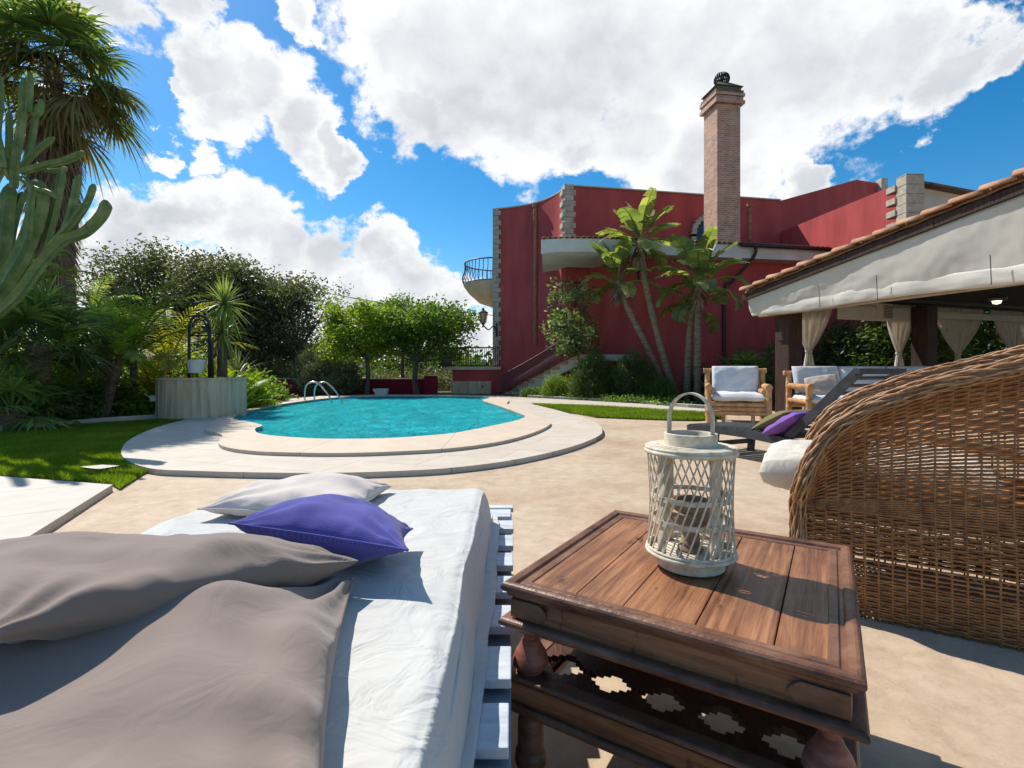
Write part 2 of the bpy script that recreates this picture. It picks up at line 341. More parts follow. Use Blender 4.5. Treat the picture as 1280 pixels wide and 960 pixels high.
def mat_brick(name, c1, c2, mort, w=.23, h=.07, ms=.010):
    m, N, L, B = new_mat(name); tc = N.new('ShaderNodeTexCoord').outputs['Object']
    sp = N.new('ShaderNodeSeparateXYZ'); L.new(tc, sp.inputs[0]); ad = N.new('ShaderNodeMath'); ad.operation = 'ADD'; L.new(sp.outputs[0], ad.inputs[0]); L.new(sp.outputs[1], ad.inputs[1])
    cb = N.new('ShaderNodeCombineXYZ'); L.new(ad.outputs[0], cb.inputs[0]); L.new(sp.outputs[2], cb.inputs[1])
    br = N.new('ShaderNodeTexBrick'); L.new(cb.outputs[0], br.inputs['Vector']); br.inputs['Scale'].default_value = 1.
    br.inputs['Brick Width'].default_value = w; br.inputs['Row Height'].default_value = h; br.inputs['Mortar Size'].default_value = ms
    br.inputs['Color1'].default_value = (*c1,1); br.inputs['Color2'].default_value = (*c2,1); br.inputs['Mortar'].default_value = (*mort,1)
    n = nn(N, L, 'ShaderNodeTexNoise', Vector=tc, Scale=4., Detail=6)
    L.new(mixc(N, L, 1., br.outputs['Color'], ramp(N, L, n.outputs['Fac'], [(.3,(.75,.75,.75)),(.7,(1.15,1.12,1.1))]), 'MULTIPLY'), B.inputs['Base Color'])
    B.inputs['Roughness'].default_value = .9; bump(N, L, B, br.outputs['Fac'], -.6, .01); return m
m_brick = mat_brick('chimney_brick', (.52,.29,.20), (.36,.185,.125), (.52,.42,.35))
m_travertine = M('travertine', (.60,.44,.285), (.33,.22,.135), scale=4.5, rough=.8, bs=.4, bscale=30, stretch=(2.5,2.5,.22), c3=(.66,.54,.385))
def mat_wood(st=(16,.7,4), nm='old_table_wood'):
    m, N, L, B = new_mat(nm); tc = N.new('ShaderNodeTexCoord').outputs['Object']
    rt_ = mapping(N, L, tc, (1,1,1), (0,0,R(32.4))); mp = mapping(N, L, rt_, st)
    wv = nn(N, L, 'ShaderNodeTexNoise', Vector=mp, Scale=3.6, Detail=10, Roughness=.72, Distortion=.35)
    c = ramp(N, L, wv.outputs['Fac'], [(.26, (.06,.022,.010)), (.42, (.20,.078,.034)), (.56, (.33,.145,.064)), (.74, (.46,.245,.125))])
    big = nn(N, L, 'ShaderNodeTexNoise', Vector=tc, Scale=4., Detail=5)
    v = ramp(N, L, big.outputs['Fac'], [(.3, (.55,.5,.5)), (.6, (1.1,1.08,1.05))])
    kn = nn(N, L, 'ShaderNodeTexNoise', Vector=mapping(N, L, rt_, (7,3.2,3)), Scale=1.9, Detail=7, Roughness=.7)
    kc = ramp(N, L, kn.outputs['Fac'], [(.33, (.22,.17,.15)), (.40, (1,1,1))])
    L.new(mixc(N, L, 1., mixc(N, L, 1., c, v, 'MULTIPLY'), kc, 'MULTIPLY'), B.inputs['Base Color'])
    rg = N.new('ShaderNodeMapRange'); L.new(wv.outputs['Fac'], rg.inputs[0]); rg.inputs['To Min'].default_value = .55; rg.inputs['To Max'].default_value = .33; L.new(rg.outputs[0], B.inputs['Roughness'])
    fine = nn(N, L, 'ShaderNodeTexNoise', Vector=mapping(N, L, rt_, (60,3,20)), Scale=5., Detail=5)
    b1 = bump(N, L, B, wv.outputs['Fac'], .55, .004); bump(N, L, B, fine.outputs['Fac'], .35, .002, b1); return m
m_wood = mat_wood(); m_woodx = mat_wood((.8,10,13), 'old_apron_wood')
m_edgewood = M('dark_table_edge', (.175,.075,.038), (.055,.020,.012), scale=9, rough=.42, bs=.6, bd=.004, bscale=45, stretch=(1,1,2), spec=.5, c3=(.26,.13,.075))
def mat_cloth(name, c, weave=900, wr=.6, dark=.94, s1=1., trans=0, big=7.):
    m, N, L, B = new_mat(name); tc = N.new('ShaderNodeTexCoord').outputs['Object']
    B.inputs['Roughness'].default_value = .92; B.inputs['Specular IOR Level'].default_value = .12; B.inputs['Sheen Weight'].default_value = .25
    n = nn(N, L, 'ShaderNodeTexNoise', Vector=tc, Scale=big, Detail=5)
    wv1 = N.new('ShaderNodeTexWave'); L.new(tc, wv1.inputs[0]); wv1.inputs['Scale'].default_value = weave/20; wv1.bands_direction = 'X'
    wv2 = N.new('ShaderNodeTexWave'); L.new(tc, wv2.inputs[0]); wv2.inputs['Scale'].default_value = weave/20; wv2.bands_direction = 'Y'
    mx = N.new('ShaderNodeMath'); mx.operation = 'MAXIMUM'; L.new(wv1.outputs['Fac'], mx.inputs[0]); L.new(wv2.outputs['Fac'], mx.inputs[1])
    base = ramp(N, L, n.outputs['Fac'], [(.3, tuple(x*dark for x in c)), (.7, c)])
    L.new(mixc(N, L, 1., base, ramp(N, L, mx.outputs[0], [(0, (1-.35*s1,)*3), (1, (1,1,1))]), 'MULTIPLY'), B.inputs['Base Color'])
    wn = nn(N, L, 'ShaderNodeTexNoise', Vector=tc, Scale=9., Detail=3, Distortion=1.5)
    b1 = bump(N, L, B, wn.outputs['Fac'], wr, .012); bump(N, L, B, mx.outputs[0], .4*s1, .001, b1)
    return m
m_taupe = mat_cloth('taupe_cloth', (.255,.195,.160), 6000, .35, .96, .3)
m_violet = mat_cloth('violet_cloth', (.125,.115,.46), 2600, .3, .85, 1.7)
m_paleback = mat_cloth('pale_beige_cloth', (.64,.555,.49), 6000, .3, .97, .2)
m_throw = mat_cloth('white_throw', (.60,.585,.54), 5200, 1.0, .93, .2, big=3.)
# foliage
f_sunfan = leafmat('fan_leaves_painted_sunlit', (.14,.21,.06), (.25,.33,.09), (.44,.47,.17), .55)  # fan palm green lightened, sunlight put into the leaf colour
f_dark = leafmat('dark_olive_leaves', (.055,.065,.035), (.13,.135,.07), (.25,.235,.15), .35)
f_lime = leafmat('lime_leaves', (.13,.20,.018), (.22,.30,.03), (.33,.40,.06), .5)
f_mid = leafmat('mid_green_leaves', (.07,.13,.02), (.13,.22,.035), (.22,.31,.06), .48)
f_deep = leafmat('deep_green_leaves', (.035,.07,.018), (.08,.13,.03), (.15,.20,.055), .4)
f_fan = leafmat('fan_palm_leaves', (.06,.10,.04), (.13,.19,.06), (.28,.32,.12), .5)
f_yellow = leafmat('yellow_frond_leaves', (.22,.24,.04), (.38,.34,.06), (.50,.38,.09), .52)
f_yucca = leafmat('yucca_leaves', (.14,.19,.06), (.25,.30,.11), (.42,.45,.22), .4)
f_str = leafmat('paddle_leaves', (.14,.18,.06), (.24,.28,.11), (.42,.42,.20), .5, .35)
f_dead = leafmat('dead_fronds', (.18,.115,.085), (.30,.20,.155), (.40,.29,.23), .3)
f_dry = leafmat('dry_brown_fronds', (.19,.125,.05), (.26,.20,.09), (.13,.15,.06), .35)
f_rose = leafmat('rosemary_leaves', (.045,.08,.02), (.09,.15,.035), (.17,.23,.06), .35)
f_white = leafmat('pale_glossy_leaves', (.07,.13,.03), (.15,.21,.07), (.42,.42,.32), .35)
f_grass = leafmat('grass_blades', (.10,.16,.010), (.17,.25,.016), (.27,.34,.035), .5, .6)
f_grey = leafmat('grey_scrub_leaves', (.12,.13,.07), (.20,.21,.12), (.30,.29,.19), .25)
f_cactus = M('cactus_skin', (.13,.19,.06), (.08,.125,.05), scale=5, rough=.5, bs=.3, c3=(.27,.29,.12))
# ------------------------------------------------------------------ ground, pool, deck, lawns
WZ, DZ, KZ = .035, .06, .10
w_px = [(293,528),(312,532),(328,536.5),(319,541),(328,548.5),(386,553.7),(434,554.6),(489,553.4),(558,548),(592,542),(622,535.5),(645,530),(656,525),(650,521),(622,510),(603,503),(612,499.3),
        (585,497.2),(558,496.6),(515,496.2),(472,496.6),(414,499.8),(360,507),(325,514),(300,521)]
W = [gp(x, y, WZ) for x, y in w_px]
W = splinec([(p.x,p.y,0) for p in W], 5)
o_px = [(258,536),(264,539.5),(278,543.5),(273,553),(285,559.5),(324,564.2),(386,566),(440,566),(489,564.5),(560,560.5),(620,552.8),(660,543),(684,533),(687,527),(672,520),(652,512),(634,505),(636,500),(622,497),
        (600,495.6),(558,494.6),(515,494.3),(472,494.6),(405,497.2),(346,504),(305,512.5),(272,523)]
O = splinec([(lambda p:(p.x,p.y,0))(gp(x, y, KZ)) for x, y in o_px], 4)
d_px = [(231,524.5),(196,534),(166,547),(153,559),(155,572),(186,585),(245,588.5),(328,590.5),(400,591),(472,589.5),(560,585),(640,575),(705,561),(742,548),(753,539),(745,528),(720,519.5),(690,511),(663,504.8)]
D1 = spline([gp(x, y, DZ) for x, y in d_px], 5)
D2 = [gp(x, y, DZ) for x, y in [(740,507.5),(800,511),(862,515),(900,517),(900,512),(862,509.5),(800,504.5),(710,499.5),(660,497),(620,494.2),(560,493.2),(470,493.2),(400,495),(345,500),(310,507),(262,516)]]
D = [(p.x,p.y) for p in D1+D2]
Wh = [(p.x,p.y) for p in W]; Oh = [(p.x,p.y) for p in O]
mid = [((a[0]*.5+b[0]*.5),(a[1]*.5+b[1]*.5)) for a, b in zip(Wh, Wh)]
g = MB(); g.prism([(-900,-60),(900,-60),(900,1800),(-900,1800)], 0, 0, [Wh[::-1]], bottom=False); S(g.build('ground', m_farsoil))
g = MB(); g.prism([(-9,-4),(22,-4),(22,15),(9,14.2),(5,11.6),(3.1,10.6),(1.9,11.0),(1.0,11.5),(1.1,9.0),(1.1,7.6),(.6,6.6),(0,5.7),(-2,5.2),(-3.8,5.3),(-5.0,5.6),(-9,5.4)], .004, .004, bottom=False); S(g.build('patio', m_patio))
# deck with real riser, pool opening left out
g = MB(); g.prism(D, .006, DZ, [Wh[::-1]], bottom=False); S(g.build('pool_deck', m_paving, recalc=False))
# riser stone under the deck edge
pool = T('swimming_pool', 'kidney shaped swimming pool with rounded beige stone coping and turquoise basin', 'swimming pool', (-2.3,11,0))
g = MB(); g.prism(Oh, DZ+.001, KZ, [Wh[::-1]], bottom=False); g.build('coping', m_coping, pool, bevel=.012)
g = MB(); n = len(Wh)
g.add([(x,y,KZ-.004) for x,y in Wh]+[(x,y,-1.3) for x,y in Wh], [((i+1)%n, i, n+i, n+(i+1)%n) for i in range(n)]); g.prism(Wh, -1.3, -1.3, bottom=False); g.build('basin', m_pool, pool)
g = MB(); g.prism(Wh, WZ, WZ, bottom=False); S(g.build('water', m_water))
# pool handrail
hr = T('pool_handrail', 'pair of curved polished steel handrails at the far left pool edge', 'handrail', gp(385,500,KZ))
for dx, dd in ((0,0),(.42,-.35)):
    b = gp(381, 500.3, KZ)+Vector((dx,dd,0)); g = MB()
    g.tube(spline([b, b+Vector((0,0,.28)), b+Vector((.07,0,.47)), b+Vector((.25,-.02,.54)), b+Vector((.45,-.05,.47)), b+Vector((.75,-.1,.12)), b+Vector((.9,-.12,-.25))], 8), .024, 10); g.build('rail', m_steel, hr, smooth=True)
# fountain spout on the far pool edge
p = pt(477, 495, 18.0); sp = T('pool_spout', 'small pale stone waterfall spout on the far pool edge', 'fountain spout', p)
g = MB(); g.add([p+Vector(v) for v in [(-.16,-.12,0),(.16,-.12,0),(.16,.2,0),(-.16,.2,0),(-.27,-.22,.26),(.27,-.22,.26),(.22,.2,.26),(-.22,.2,.26)]], [(0,3,2,1),(4,5,6,7),(0,1,5,4),(1,2,6,5),(2,3,7,6),(3,0,4,7)]); g.build('basin_block', m_white, sp, bevel=.01)
g = MB(); g.box(p+Vector((-.2,-.24,.2)), p+Vector((.2,-.218,.235))); g.build('lip', m_cream, sp, bevel=.004)
# lawn left
lawn_px = [(-420,560),(0,541.5),(100,531.5),(205,525),(234,525),(196,535),(164,548),(150,560),(152,574),(186,588),(150,611),(139,604.5),(0,594),(-420,577)]
LW = [gp(x,y,.02) for x,y in lawn_px]
g = MB(); g.prism([(p.x,p.y) for p in LW], .005, .02, bottom=False); S(g.build('lawn', M('lawn_soil', (.12,.17,.02), (.08,.11,.015), scale=12, rough=1, bs=1, bd=.02, bscale=60)))
rg_px = [(663,505.6),(700,512.5),(745,521),(838,524.5),(872,525),(905,522),(905,517.5),(862,515.5),(800,511.5),(740,508)]
RG = [gp(x,y,.03) for x,y in rg_px]
g = MB(); g.prism([(p.x,p.y) for p in RG], .005, .03, bottom=False); S(g.build('grass_strip', bpy.data.materials['lawn_soil']))
def inside(px, py, poly):
    r = np.zeros(px.shape, bool); n = len(poly)
    for i in range(n):
        x0,y0 = poly[i][:2]; x1,y1 = poly[i-1][:2]
        if y0 == y1: continue
        c = ((y0 > py) != (y1 > py)) & (px < (x1-x0)*(py-y0)/(y1-y0)+x0); r ^= c
    return r
def grass(name, poly, n, h, z, label, xr=None, w=.006):
    P = np.array([(p[0],p[1]) for p in poly]); lo, hi = P.min(0), P.max(0)
    if xr: lo[0] = max(lo[0], xr)
    pts = []; 
    q = RNG.uniform(lo, hi, (n*3,2)); q = q[inside(q[:,0], q[:,1], P)][:n]; m = len(q)
    a = RNG.uniform(0, 2*np.pi, m); H_ = h*RNG.uniform(.5,1.25,m); ln = H_*RNG.uniform(.1,.7,m); a2 = RNG.uniform(0,2*np.pi,m); ww = w*RNG.uniform(.7,1.4,m)
    b = np.column_stack([q, np.full(m,z-.002)]); s_ = np.column_stack([np.cos(a), np.sin(a), np.zeros(m)])*ww[:,None]
    top = b+np.column_stack([np.cos(a2)*ln, np.sin(a2)*ln, H_])
    v = np.stack([b-s_, b+s_, top], 1).reshape(-1,3)
    me = bpy.data.meshes.new(name); me.vertices.add(3*m); me.vertices.foreach_set('co', v.ravel()); me.loops.add(3*m); me.loops.foreach_set('vertex_index', np.arange(3*m)); me.polygons.add(m)
    me.polygons.foreach_set('loop_start', np.arange(m)*3); me.update(); me.materials.append(f_grass)
    o = bpy.data.objects.new(name, me); C.objects.link(o); tag(o, label, 'grass', kind='stuff')
grass('grass', LW, 170000, .045, .02, 'short bright green lawn grass left of the pool deck', xr=-9, w=.004)
grass('grass', RG, 45000, .06, .03, 'narrow strip of lawn grass in front of the rosemary bed', w=.008)
# near paved slab, lower left
g = MB(); g.prism([(lambda p:(p.x,p.y))(gp(x,y,.06)) for x,y in [(-420,577),(0,595),(141,605.5),(0,693),(-160,792),(-420,900)]], .005, .06, bottom=False); S(g.build('paved_step', m_paving2, bevel=.004))
q = gp(128,584,.035); g = MB(); g.add([gp(100,583.5,.066), gp(128,580.8,.066), gp(151,582,.066), gp(122,586.5,.066)]+[gp(100,583.5,.0), gp(128,580.8,.0), gp(151,582,.0), gp(122,586.5,.0)], [(0,3,2,1),(0,1,5,4),(1,2,6,5),(2,3,7,6),(3,0,4,7)]); tag(g.build('stepping_stone', m_paving2, recalc=True), 'square pale stone cover set flush in the left lawn', 'stepping stone')
# planting beds
g = MB(); g.prism([(-30,4),(-9.5,7.2),(-9.2,8.2),(-7.3,10.4),(-5.2,12.2),(-6.6,17.6),(-9,20),(-30,22)], .002, .012, bottom=False); S(g.build('planting_bed', m_soil))
B2 = [gp(x,y,.05) for x,y in [(620,494.0),(660,496.5),(712,499.3),(800,504.0),(862,509),(905,511.5)]]+[Vector((12,13,.05)),Vector((12,20,.05)),Vector((-.6,21,.05))]
g = MB(); g.prism([(p.x,p.y) for p in B2], .003, .07, bottom=False); S(g.build('planting_bed', m_soil))
kb = MB(); 
for A, Bp in zip(B2[1:5], B2[2:6]): kb.beam(A+Vector((0,-.05,.0)), Bp+Vector((0,-.05,.0)), .10, .16)
S(kb.build('kerb', m_cream, bevel=.01))
kb = MB(); kp = [gp(x,y,0) for x,y in [(-420,559),(-100,546),(0,540.5),(60,535),(120,529.5),(205,523.5)]]
for A, Bp in zip(kp[:-1], kp[1:]): kb.beam(A+Vector((0,.05,.04)), Bp+Vector((0,.05,.04)), .09, .12)
S(kb.build('kerb', m_cream, bevel=.01))
# rear garden wall
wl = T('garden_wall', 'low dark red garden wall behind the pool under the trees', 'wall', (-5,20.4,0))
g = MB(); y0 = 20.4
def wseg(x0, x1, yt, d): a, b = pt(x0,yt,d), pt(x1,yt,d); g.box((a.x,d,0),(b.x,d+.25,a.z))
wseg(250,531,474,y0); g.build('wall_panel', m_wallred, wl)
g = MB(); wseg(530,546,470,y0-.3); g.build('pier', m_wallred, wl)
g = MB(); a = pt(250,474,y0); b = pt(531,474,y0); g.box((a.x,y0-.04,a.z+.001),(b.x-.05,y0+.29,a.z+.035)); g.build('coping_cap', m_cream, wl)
# ------------------------------------------------------------------ the red villa
villa = T('villa', 'two storey dark red villa with curved walls, stone quoins, balconies and a tall brick chimney', 'house', (4,18,0))
HT = 7.67
def strip(g, plan, z0, ztops, th=.35):
    n = len(plan); P = [Vector((p[0],p[1],0)) for p in plan]; vs = []
    for i, p in enumerate(P):
        t = (P[min(i+1,n-1)]-P[max(i-1,0)]).normalized(); nr = Vector((-t.y,t.x,0))*th   # back side (away from viewer for left-to-right plans)
        zt = ztops[i] if isinstance(ztops, (list,tuple)) else ztops
        vs += [(p.x,p.y,z0),(p.x,p.y,zt),(p.x+nr.x,p.y+nr.y,zt),(p.x+nr.x,p.y+nr.y,z0)]
    fs = []
    for i in range(n-1):
        a, b = 4*i, 4*(i+1); fs += [(a,b,b+1,a+1),(a+1,b+1,b+2,a+2),(a+2,b+2,b+3,a+3)]
    fs += [(0,1,2,3),(4*n-1,4*n-2,4*n-3,4*n-4)]
    g.add(vs, fs)
A = (-.71,21.0); Bq = (1.93,18.35)
curve = [(p.x,p.y) for p in spline([(-.71,21,0),(.05,20.75,0),(.8,20.35,0),(1.35,19.75,0),(1.75,19.05,0),(1.93,18.35,0)], 8)]
g = MB(); strip(g, curve, 0, HT); w1 = g.build('wall', m_stucco, villa, auto=30)
top2 = [(1.95,18.3),(10.6,19.9),(13.6,19.9),(14.7,20.1)]
g = MB(); strip(g, top2, 4.2, [HT,HT,8.5,8.42]); g.build('wall', m_stucco, villa)
g = MB(); g.box((-.69,21.35,0),(-.42,29,HT-.01)); g.build('wall', m_stucco, villa)
g = MB(); g.prism([(-.4,21.36),(1.0,20.9),(2.2,19.2),(10.6,20.4),(14.6,20.6),(14.6,29),(-.4,29)], 7.2, 7.3); g.build('flat_roof', m_cream, villa)
lower = [(p.x,p.y) for p in spline([(1.75,19.3,0),(2.0,18.85,0),(2.7,18.55,0),(3.4,18.1,0),(3.9,17.5,0),(4.2,16.9,0)], 6)]
g = MB(); strip(g, lower, 0, 4.75, .3); g.build('wall', m_stucco, villa, auto=30)
g = MB(); strip(g, [(4.2,16.9),(8,17.45),(13.5,18.4)], 0, 4.75, .3); g.build('wall', m_stucco, villa)
g = MB(); strip(g, [(10.62,19.85),(10.8,18.3),(11.3,14.5)], 0, 6.43, .35); g.build('wall', m_stucco, villa)
# quoins: blocks of alternating width
def quoin(g, p, ux, w, z0, z1, tooth=.09, hgt=.24, depth=.34, both=False):
    ux = Vector(ux).normalized(); uy = Vector((-ux.y,ux.x,0)); z = z0; k = 0
    while z < z1-.02:
        z2 = min(z+hgt-.008, z1); ww = w+(tooth if k % 2 else 0); l = -tooth if both and k % 2 else 0
        c = [Vector(p)+ux*a+uy*b for a, b in ((l,-.04),(ww,-.04),(ww,depth),(l,depth))]
        g.add([(q.x,q.y,z) for q in c]+[(q.x,q.y,z2) for q in c], [(0,3,2,1),(4,5,6,7),(0,1,5,4),(1,2,6,5),(2,3,7,6),(3,0,4,7)]); z += hgt; k += 1
g = MB(); quoin(g, (-.80,20.98,0), (1,-.2,0), .26, 1.2, HT+.03, .09, .20); g.build('quoin', m_quoin, villa, bevel=.01)
g = MB(); quoin(g, (1.90,18.3,0), (1,.18,0), .34, 5.15, HT+.08, .08, .20, both=True); g.build('quoin', m_quoin, villa, bevel=.01)
g = MB(); quoin(g, (11.25,14.42,0), (1,0,0), .52, 3.6, 6.6, 0, .27); 
z = 3.7; k = 0
while z < 6.4:
    g.box((11.22-.02, 14.75, z), (11.31, 14.75+.35, z+.18)); z += .36
g.build('quoin', m_quoin, villa, bevel=.01)
g = MB(); strip(g, [(c[0],c[1]-.03) for c in curve], HT+.001, HT+.05, .42); strip(g, [(1.95,18.25),(10.6,19.86)], HT+.002, HT+.05, .42); g.build('parapet_cap', m_cream, villa)
g = MB(); g.beam((14.55,20.0,8.1),(14.8,20.0,8.1),.3,.9); g.build('quoin', m_quoin, villa)
# far right gable roof
g = MB(); g.add([(12.6,15.4,6.6),(17,15.4,5.6),(17,15.4,4.9),(12.6,15.4,5.2),(12.6,19,6.6),(17,19,5.6)], [(0,3,2,1),(0,1,5,4)]); g.build('gable', m_white, villa)
g = MB(); g.beam((11.9,15.2,6.68),(17.2,15.2,5.68),.3,.07); g.build('gable_tiles', M('old_roof_tiles', (.20,.15,.10), (.10,.08,.06), rough=.9), villa)
# canopy (eaves slab) with tiles
CZ = 4.73
can = [(.95,16.15),(1.6,15.95),(2.95,16.05),(10.4,17.35),(11.0,17.5),(10.7,19.6),(1.96,18.2),(1.7,18.9),(1.2,19.3)]
g = MB(); g.prism(can, CZ, CZ+.42); g.build('eaves', m_white, villa, bevel=.02)
ev = [o for o in C.objects if o.name == 'eaves'][0]
def tilesheet(g, p, q, back, n, rise=.06, sl=.35, lift=0):     # half round rows running from front edge pq backwards
    p, q, back = Vector(p), Vector(q), Vector(back)
    def fn(u, v):
        ph = u*n*2*math.pi; h = rise*(abs(math.sin(ph/2))**.7); step = .03*((v*6) % 1)
        return p.lerp(q, u)+back*v+Vector((0,0,h+sl*v+lift))
    m = n*8
    g.grid(fn, m, 7)
g = MB(); tilesheet(g, (.93,16.1,CZ+.43), (2.9,15.95,CZ+.43), (.7,2.9,0), 11, .08, .22); tilesheet(g, (2.9,15.95,CZ+.43), (11.0,17.42,CZ+.43), (-.1,2.2,0), 42, .085, .3)
t_ = g.build('roof_tiles', m_terra, villa, smooth=True, solid=.025)
g = MB(); g.tube([(7.6,16.72,CZ+.42),(11,17.32,CZ+.40)], .075, 8); g.tube(spline([(8.1,16.76,CZ+.42),(8.1,16.9,CZ+.05),(7.55,17.25,CZ-.7),(7.3,17.3,CZ-1.2),(7.3,17.3,.2)], 6), .055, 8); g.build('gutter', m_iron, villa, smooth=True)
# drainpipes of clay collars
def pipe(x, d, yt, yb):
    p = pt(x, yt, d); b = pt(x, yb, d); g = MB(); g.tube([b, p], .075, 10); z = b.z+.2
    while z < p.z: g.tube([(p.x,p.y,z),(p.x,p.y,z+.05)], .10, 10); z += .42
    g.tube([(p.x,p.y,p.z),(p.x,p.y,p.z+.12)], .12, 10); g.build('drainpipe', m_pipe, villa, auto=40)
pipe(669, 20.15, 259, 432); pipe(937, 19.2, 259, 300)
# arched window behind chimney
g = MB(); c = Vector((7.62,19.22,5.0))
for k in range(15):
    a = math.pi*k/14; q = c+Vector((.75*math.cos(a), .14*math.cos(a), 1.1+.75*math.sin(a))); g.box(q+Vector((-.09,-.1,-.09)), q+Vector((.09,.1,.09)))
g.box(c+Vector((-.84,-.24,0)), c+Vector((-.66,-.04,1.12))); g.box(c+Vector((.66,.04,0)), c+Vector((.84,.24,1.12))); wnd = g.build('window', m_quoin, villa, bevel=.01)
g = MB(); g.add([c+Vector((.66*math.cos(math.pi*k/16), .12*math.cos(math.pi*k/16)-.03, 1.1+.66*math.sin(math.pi*k/16))) for k in range(17)]+[c+Vector((-.66,-.15,0)), c+Vector((.66,.09,0))], [tuple(range(19))])
gm, N_, L_, B_ = new_mat('dark_glass'); B_.inputs['Base Color'].default_value = (.02,.03,.04,1); B_.inputs['Roughness'].default_value = .08
g.build('pane', gm, wnd)
# chimney
cx = frame((7.22,17.35), R(9)); W_ = .42
g = MB(cx); g.box((-W_,-W_,CZ+.3), (W_,W_,9.92)); chm = g.build('chimney', m_brick, villa)
g = MB(cx)
for z, w in ((9.93,.53),(10.06,.49),(10.18,.53)): g.box((-w,-w,z),(w,w,z+.11 if z < 10 else z+.1))
g.build('brick_crown', m_brick, chm)
g = MB(cx)
for z, w, h in ((10.30,.50,.08),(10.42,.44,.08)): g.box((-w,-w,z),(w,w,z+h))
g.add([(-.5,-.5,10.52),(.5,-.5,10.52),(.5,.5,10.52),(-.5,.5,10.52),(-.2,-.2,10.78),(.2,-.2,10.78),(.2,.2,10.78),(-.2,.2,10.78)], [(0,3,2,1),(4,5,6,7),(0,1,5,4),(1,2,6,5),(2,3,7,6),(3,0,4,7)])
g.build('cap', M('cap_stone', (.20,.16,.12), (.09,.07,.05), rough=.95, scale=5), chm)
g = MB(cx); 
for k in range(10):
    a = math.pi*k/10; g.tube([(.25*math.cos(t)*math.cos(a), .25*math.cos(t)*math.sin(a), 10.98+.22*math.sin(t)) for t in [2*math.pi*i/24 for i in range(25)]], .022, 5)
g.lathe([(.12,10.78),(.12,10.86),(.06,10.88)], sides=14); g.build('cowl', m_iron, chm, smooth=True)
# upper balcony (half round, left end of the house)
bz = 4.8; bc = Vector((-.68,22.75,0)); g = MB(); pr = []
br = lambda a, r: (bc.x-r*math.sin(a), bc.y-r*math.cos(a))
for r, z in ((.15,bz-1.02),(.8,bz-.80),(1.25,bz-.40),(1.50,bz-.06),(1.52,bz)): pr.append((r, z))
g.lathe(pr+[(.01,bz)], bc, 28); bal = g.build('balcony', m_cream, villa, smooth=False, auto=40)
def baluster(g, x, y, z0, h, ox, oy, r=.013, belly=.10):
    g.tube([(x+ox*belly*s, y+oy*belly*s, z0+h*t) for t, s in ((0,.1),(.12,.75),(.28,1),(.45,.6),(.62,.1),(.8,-.05),(1,0))], r, 5, cap=False)
g = MB(); R1 = 1.45
for i in range(30):
    a = -math.pi*.15+math.pi*1.3*i/29; x, y = br(a, R1); baluster(g, x, y, bz, .92, -math.sin(a), -math.cos(a), .016, .12)
for zz, rr in ((bz+.03,.022),(bz+.94,.03)): g.tube([(*br(-math.pi*.15+math.pi*1.3*i/29, R1), zz) for i in range(30)], rr, 6)
g.build('railing', m_iron, bal, smooth=True)
# lower terrace on the left
tz = 1.12; tp = [(-.45,20.6),(-2.35,20.6),(-2.7,20.72),(-2.95,21.1),(-3.0,21.8),(-3.0,26),(-.45,26)]
g = MB(); g.prism(tp[::-1], tz-.12, tz); ter = g.build('terrace', m_cream, villa)
g = MB(); g.box((-2.45,20.75,0), (-.1,20.95,tz-.121)); g.box((-2.45,20.951,0), (-2.25,26,tz-.121)); g.build('terrace_wall', m_stucco, villa)
g = MB(); g.box((-2.48,20.64,0), (-.85,20.745,.52)); g.build('stone_panel', m_travertine, villa, bevel=.01)
g = MB(); g.tube([(-1.2,20.64,.34),(-1.2,20.52,.34),(-1.2,20.5,.27)], .025, 6); g.build('tap', m_iron, villa)
g = MB(); path = spline([(-.5,20.64,0),(-1.4,20.64,0),(-2.3,20.64,0),(-2.75,20.8,0),(-2.93,21.2,0),(-2.95,22,0),(-2.95,24,0),(-2.95,25.8,0)], 10)
for i, p in enumerate(path):
    if i < len(path)-1 and i % 1 == 0:
        t = (path[i+1]-p).normalized(); ox, oy = t.y, -t.x
        bl = .14 if i > 18 else .03
        baluster(g, p.x, p.y, tz, .76, -abs(ox) if i > 18 else 0, -abs(oy) if i <= 26 else 0, .014, bl)
for zz, rr in ((tz+.03,.02),(tz+.78,.028)): g.tube([Vector((p.x,p.y,zz)) for p in path], rr, 6)
g.build('railing', m_iron, ter, smooth=True)
# staircase curving up to the right
sp_ = spline([(-.35,19.2,0),(.35,18.75,0),(1.0,18.25,0),(1.6,17.75,0),(2.35,17.45,0)], 8); ns = len(sp_)-1
g = MB(); zt = 1.5; st_ = MB()
def wdir(i):
    t = (sp_[min(i+1,ns)]-sp_[max(i-1,0)]).normalized(); return Vector((-t.y,t.x,0))
nstep = 9
vs = []
for i, p in enumerate(sp_):
    z = zt*i/ns; w = wdir(i)*1.1
    vs += [(p.x,p.y,max(.0,z-.34)), (p.x,p.y,z+.02), (p.x+w.x,p.y+w.y,z+.02), (p.x+w.x,p.y+w.y,max(0,z-.34))]
st_.add(vs, [f for i in range(ns) for f in ((4*i,4*i+4,4*i+5,4*i+1),(4*i+2,4*i+6,4*i+7,4*i+3),(4*i+3,4*i+7,4*i+4,4*i),(4*i+1,4*i+5,4*i+6,4*i+2))])
stc = st_.build('staircase', m_cream, villa)
